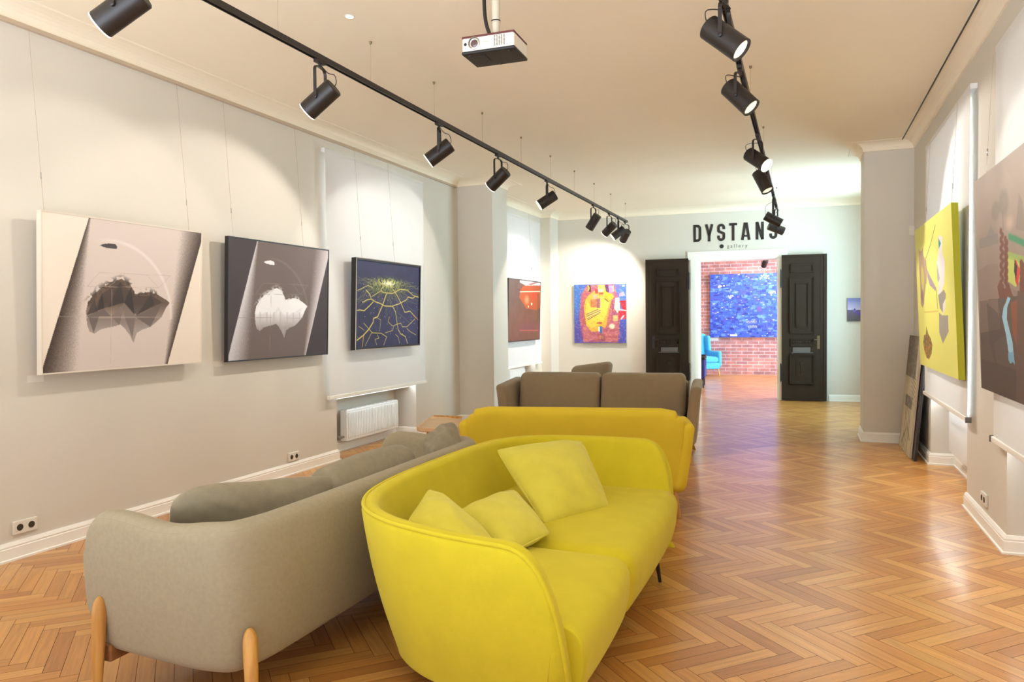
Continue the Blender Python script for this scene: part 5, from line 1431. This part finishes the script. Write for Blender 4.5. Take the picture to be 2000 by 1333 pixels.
# P9 large grey landscape at the right edge
c9 = ((1.009, 5.58, 2.30), (1.009, 3.45, 2.30), (1.060, 3.45, 0.98), (1.060, 5.58, 0.98))
def grey_art():
    c = Canvas(420, 300, (150, 132, 116), 1.6); s = 2.5625; T = lambda P: uv8(P, 1890, 280, s, c9)
    n = c.noise(10, 8, 5)
    c.paint(np.clip((0.42 - c.V) * 3, 0, 1) * 0.8, (170, 150, 132)); c.paint(0.2 * n, (120, 106, 96))
    c.paint(0.85 * c.poly(T([(58, 480), (150, 450), (155, 500), (60, 530)])), (132, 122, 112)); c.paint(0.9 * c.poly(T([(50, 640), (100, 610), (150, 600), (170, 700), (290, 760), (290, 790), (60, 785)])), (140, 118, 104))
    c.paint(0.5 * c.ell(*T([(180, 300)])[0], 0.06, 0.07, 0.4), (118, 108, 96)); c.paint(0.5 * c.ell(*T([(140, 340)])[0], 0.06, 0.05, 0.4), (122, 112, 98)); c.line(T([(175, 340), (178, 430)]), 0.008, (128, 112, 100)); c.paint(0.5 * c.poly(T([(262, 180), (240, 430), (290, 440)])), (122, 112, 102)); c.paint(0.7 * c.ell(*T([(210, 400)])[0], 0.05, 0.04, 0.8), (196, 170, 156)); c.paint(0.6 * c.poly(T([(115, 410), (90, 480), (145, 470)])), (130, 122, 116))
    c.paint(0.9 * c.poly(T([(200, 560), (290, 600), (290, 640), (240, 720), (200, 690)])), (190, 200, 90)); c.paint(0.8 * c.poly(T([(195, 540), (290, 570), (290, 610), (200, 575)])), (150, 176, 80)); c.line(T([(208, 468), (240, 480), (290, 505)]), 0.018, (60, 134, 92))
    for xs, a, b_ in ((170, 440, 720), (192, 480, 710), (272, 600, 770)):
        for k in range(14): y = a + (b_ - a) * k / 13; c.paint(c.ell(*T([(xs + (4 if k % 2 else -4), y)])[0], 0.018, 0.018, 0.4), (110, 62, 44))
    c.paint(c.poly(T([(148, 720), (160, 690), (185, 730), (205, 700), (232, 780), (160, 785)])), (112, 66, 48)); c.paint(c.poly(T([(235, 580), (245, 590), (262, 640), (250, 720), (238, 690)])), (206, 52, 42)); c.paint(c.poly(T([(235, 580), (248, 620), (242, 690), (232, 640)])), (44, 42, 40))
    c.paint(c.poly(T([(60, 790), (290, 760), (290, 1330), (70, 1250)])), (92, 76, 64)); c.paint(0.8 * c.poly(T([(60, 790), (150, 780), (165, 930), (66, 950)])), (124, 104, 88)); c.paint(0.9 * c.poly(T([(215, 800), (290, 760), (290, 1060), (255, 1050), (225, 950)])), (136, 78, 48)); c.paint(0.5 * c.poly(T([(95, 800), (150, 850), (190, 960), (130, 1000), (150, 1150), (110, 1000)])), (72, 58, 50)); c.paint(0.6 * c.poly(T([(66, 1080), (200, 1120), (290, 1160), (290, 1340), (70, 1260)])), (74, 60, 52))
    c.paint(c.poly(T([(200, 770), (215, 775), (198, 820), (196, 880), (225, 1000), (230, 1060), (205, 1050), (192, 960), (172, 870), (180, 820), (190, 800)])), (150, 190, 208)); c.paint(c.poly(T([(203, 1048), (230, 1045), (236, 1110), (225, 1095), (214, 1105), (204, 1085)])), (116, 160, 184))
    c.paint(0.95 * c.poly([(0.35, 0), (1, 0), (1, 0.35), (0.6, 0.3)]), (158, 140, 124)); c.paint(0.9 * c.poly([(0.45, 0.55), (1, 0.6), (1, 1), (0.4, 1)]), (98, 78, 64))
    return c
painting('landscape_painting', 'very large grey brown landscape painting with blue figure at the right edge', *c9, (-1, 0, 0.04), 0.03, grey_art(), M['canvas_edge'], wires=[(0.1, 3.04, 1.07)])

# leaning canvases beside the right column
cA = ((1.088, 9.36, 1.235), (1.088, 8.48, 1.235), (0.985, 8.48, 0.004), (0.985, 9.36, 0.004))
def lean_art():
    c = Canvas(120, 170, (196, 184, 150), 0.7); n = c.noise(8, 14, 3); n2 = c.noise(30, 60, 4)
    c.paint(0.35 * n, (160, 146, 116)); c.paint(c.rect(0, 0.85, 0, 0.36) * 0.85, (84, 74, 66)); c.paint(c.rect(0.15, 0.8, 0.36, 0.52) * 0.5, (170, 160, 140)); c.paint(c.rect(0.2, 0.8, 0.52, 0.62) * 0.9, (88, 80, 72))
    for u in (0.3, 0.42, 0.55, 0.68): c.line([(u, 0.6), (u + 0.05, 0.75), (u - 0.02, 0.98)], 0.022, (116, 96, 74), a=0.75)
    c.line([(0.6, 0.78), (0.85, 0.86)], 0.02, (110, 92, 70)); c.line([(0.2, 0.95), (0.5, 0.8)], 0.02, (120, 104, 84))
    for k in range(7): c.line([(0.62, 0.32 + 0.035 * k), (0.95, 0.36 + 0.035 * k)], 0.007, (110, 100, 84))
    c.paint(0.25 * (n2 > 0.6), (220, 212, 180)); return c
painting('leaning_canvas', 'cream and grey canvas leaning on the floor beside the right column', *cA, (-1, 0, 0.083), 0.022, lean_art(), M['canvas_edge'])
cB = ((1.113, 9.30, 1.15), (1.113, 8.34, 1.15), (1.012, 8.34, 0.004), (1.012, 9.30, 0.004))
cvB = Canvas(4, 4, (46, 38, 40))
t = painting('leaning_picture', 'dark framed picture leaning behind the cream canvas on the floor', *cB, (-1, 0, 0.083), 0.02, cvB, M['frame_dark'], frame=M['frame_dark'], fw_=0.006, lift=0.0)

# label cards beside the works
def card_l(px, py, label, w=0.11, h=0.045):
    p = onX(px, py, XL + 0.002); o = box('label_card', XL + 0.0005, XL + 0.003, p[1] - w / 2, p[1] + w / 2, p[2] - h / 2, p[2] + h / 2, M['card'])
    for k in range(3):
        pass
    return tag(o, label, 'label card', 'label cards beside the paintings')
card_l(70, 740, 'small white caption card below the white cloud painting')
card_l(427, 711, 'small white caption card left of the black cloud painting')
q = fw(1131, 672.5); o = box('label_card', q.x - 0.08, q.x + 0.08, far_y(q.x) - 0.004, far_y(q.x) + 0.003, q.z - 0.022, q.z + 0.022, M['card']); tag(o, 'small white caption card below the orange abstract painting', 'label card', 'label cards beside the paintings')
q = onY(1394, 662, 19.74); o = box('label_card', q[0] - 0.12, q[0] + 0.12, 19.742, 19.752, q[2] - 0.05, q[2] + 0.03, M['card']); tag(o, 'white caption card below the blue patchwork painting on brick', 'label card', 'label cards beside the paintings')

# ------------------------------------------------------------------ daylight and exposure
def area(name, loc, rot, sx, sy, e, col):
    ld = bpy.data.lights.new(name, 'AREA'); ld.shape = 'RECTANGLE'; ld.size = sx; ld.size_y = sy; ld.energy = e; ld.color = col
    lo = bpy.data.objects.new(name, ld); link(lo); lo.location = loc; lo.rotation_euler = rot; return lo
DAY = (0.72, 0.84, 1.0)
# sky light entering at each window, just outside the pane
area('daylight', (-5.10, 7.42, 1.9), (0, -PI / 2, 0), 2.3, 1.6, 70, DAY)
area('daylight', (-5.10, 12.1, 1.9), (0, -PI / 2, 0), 2.3, 1.2, 50, DAY)
area('daylight', (1.60, 7.35, 1.9), (0, PI / 2, 0), 2.3, 1.7, 200, DAY)
area('daylight', (1.60, 4.30, 1.9), (0, PI / 2, 0), 2.3, 1.8, 100, DAY)
area('daylight', (1.60, 11.95, 1.9), (0, PI / 2, 0), 2.3, 2.0, 130, (0.45, 0.82, 1.0))
area('daylight', (2.78, 17.2, 1.85), (0, PI / 2, 0), 2.3, 3.9, 460, (0.66, 0.76, 1.0))

w = bpy.data.worlds.new('world'); SC.world = w; w.use_nodes = True
nt = w.node_tree; bg = nt.nodes['Background']; bg.inputs['Strength'].default_value = 1.0
tc = nt.nodes.new('ShaderNodeTexCoord'); sx = nt.nodes.new('ShaderNodeSeparateXYZ'); rp = nt.nodes.new('ShaderNodeMapRange')
nt.links.new(tc.outputs['Generated'], sx.inputs[0]); nt.links.new(sx.outputs['Z'], rp.inputs['Value'])
rp.inputs['From Min'].default_value = -0.25; rp.inputs['From Max'].default_value = 0.1
rp.inputs['To Min'].default_value = 1.0; rp.inputs['To Max'].default_value = 0.0
mxw = nt.nodes.new('ShaderNodeMix'); mxw.data_type = 'RGBA'
# pale sky above; brighter lower half added as fill to uplight the ceiling
mxw.inputs['A'].default_value = (0.50, 0.53, 0.58, 1); mxw.inputs['B'].default_value = (3.9, 4.3, 4.9, 1)
nt.links.new(rp.outputs['Result'], mxw.inputs['Factor']); nt.links.new(mxw.outputs['Result'], bg.inputs['Color'])
SC.view_settings.view_transform = 'Standard'; SC.view_settings.look = 'None'; SC.view_settings.gamma = 1.0; SC.view_settings.use_curve_mapping = False
SC.view_settings.exposure = 0.66
SC.cycles.use_denoising = True
SC.cycles.use_adaptive_sampling = True; SC.cycles.adaptive_threshold = 0.06
SC.cycles.max_bounces = 7; SC.cycles.diffuse_bounces = 4; SC.cycles.glossy_bounces = 3; SC.cycles.sample_clamp_indirect = 6.0
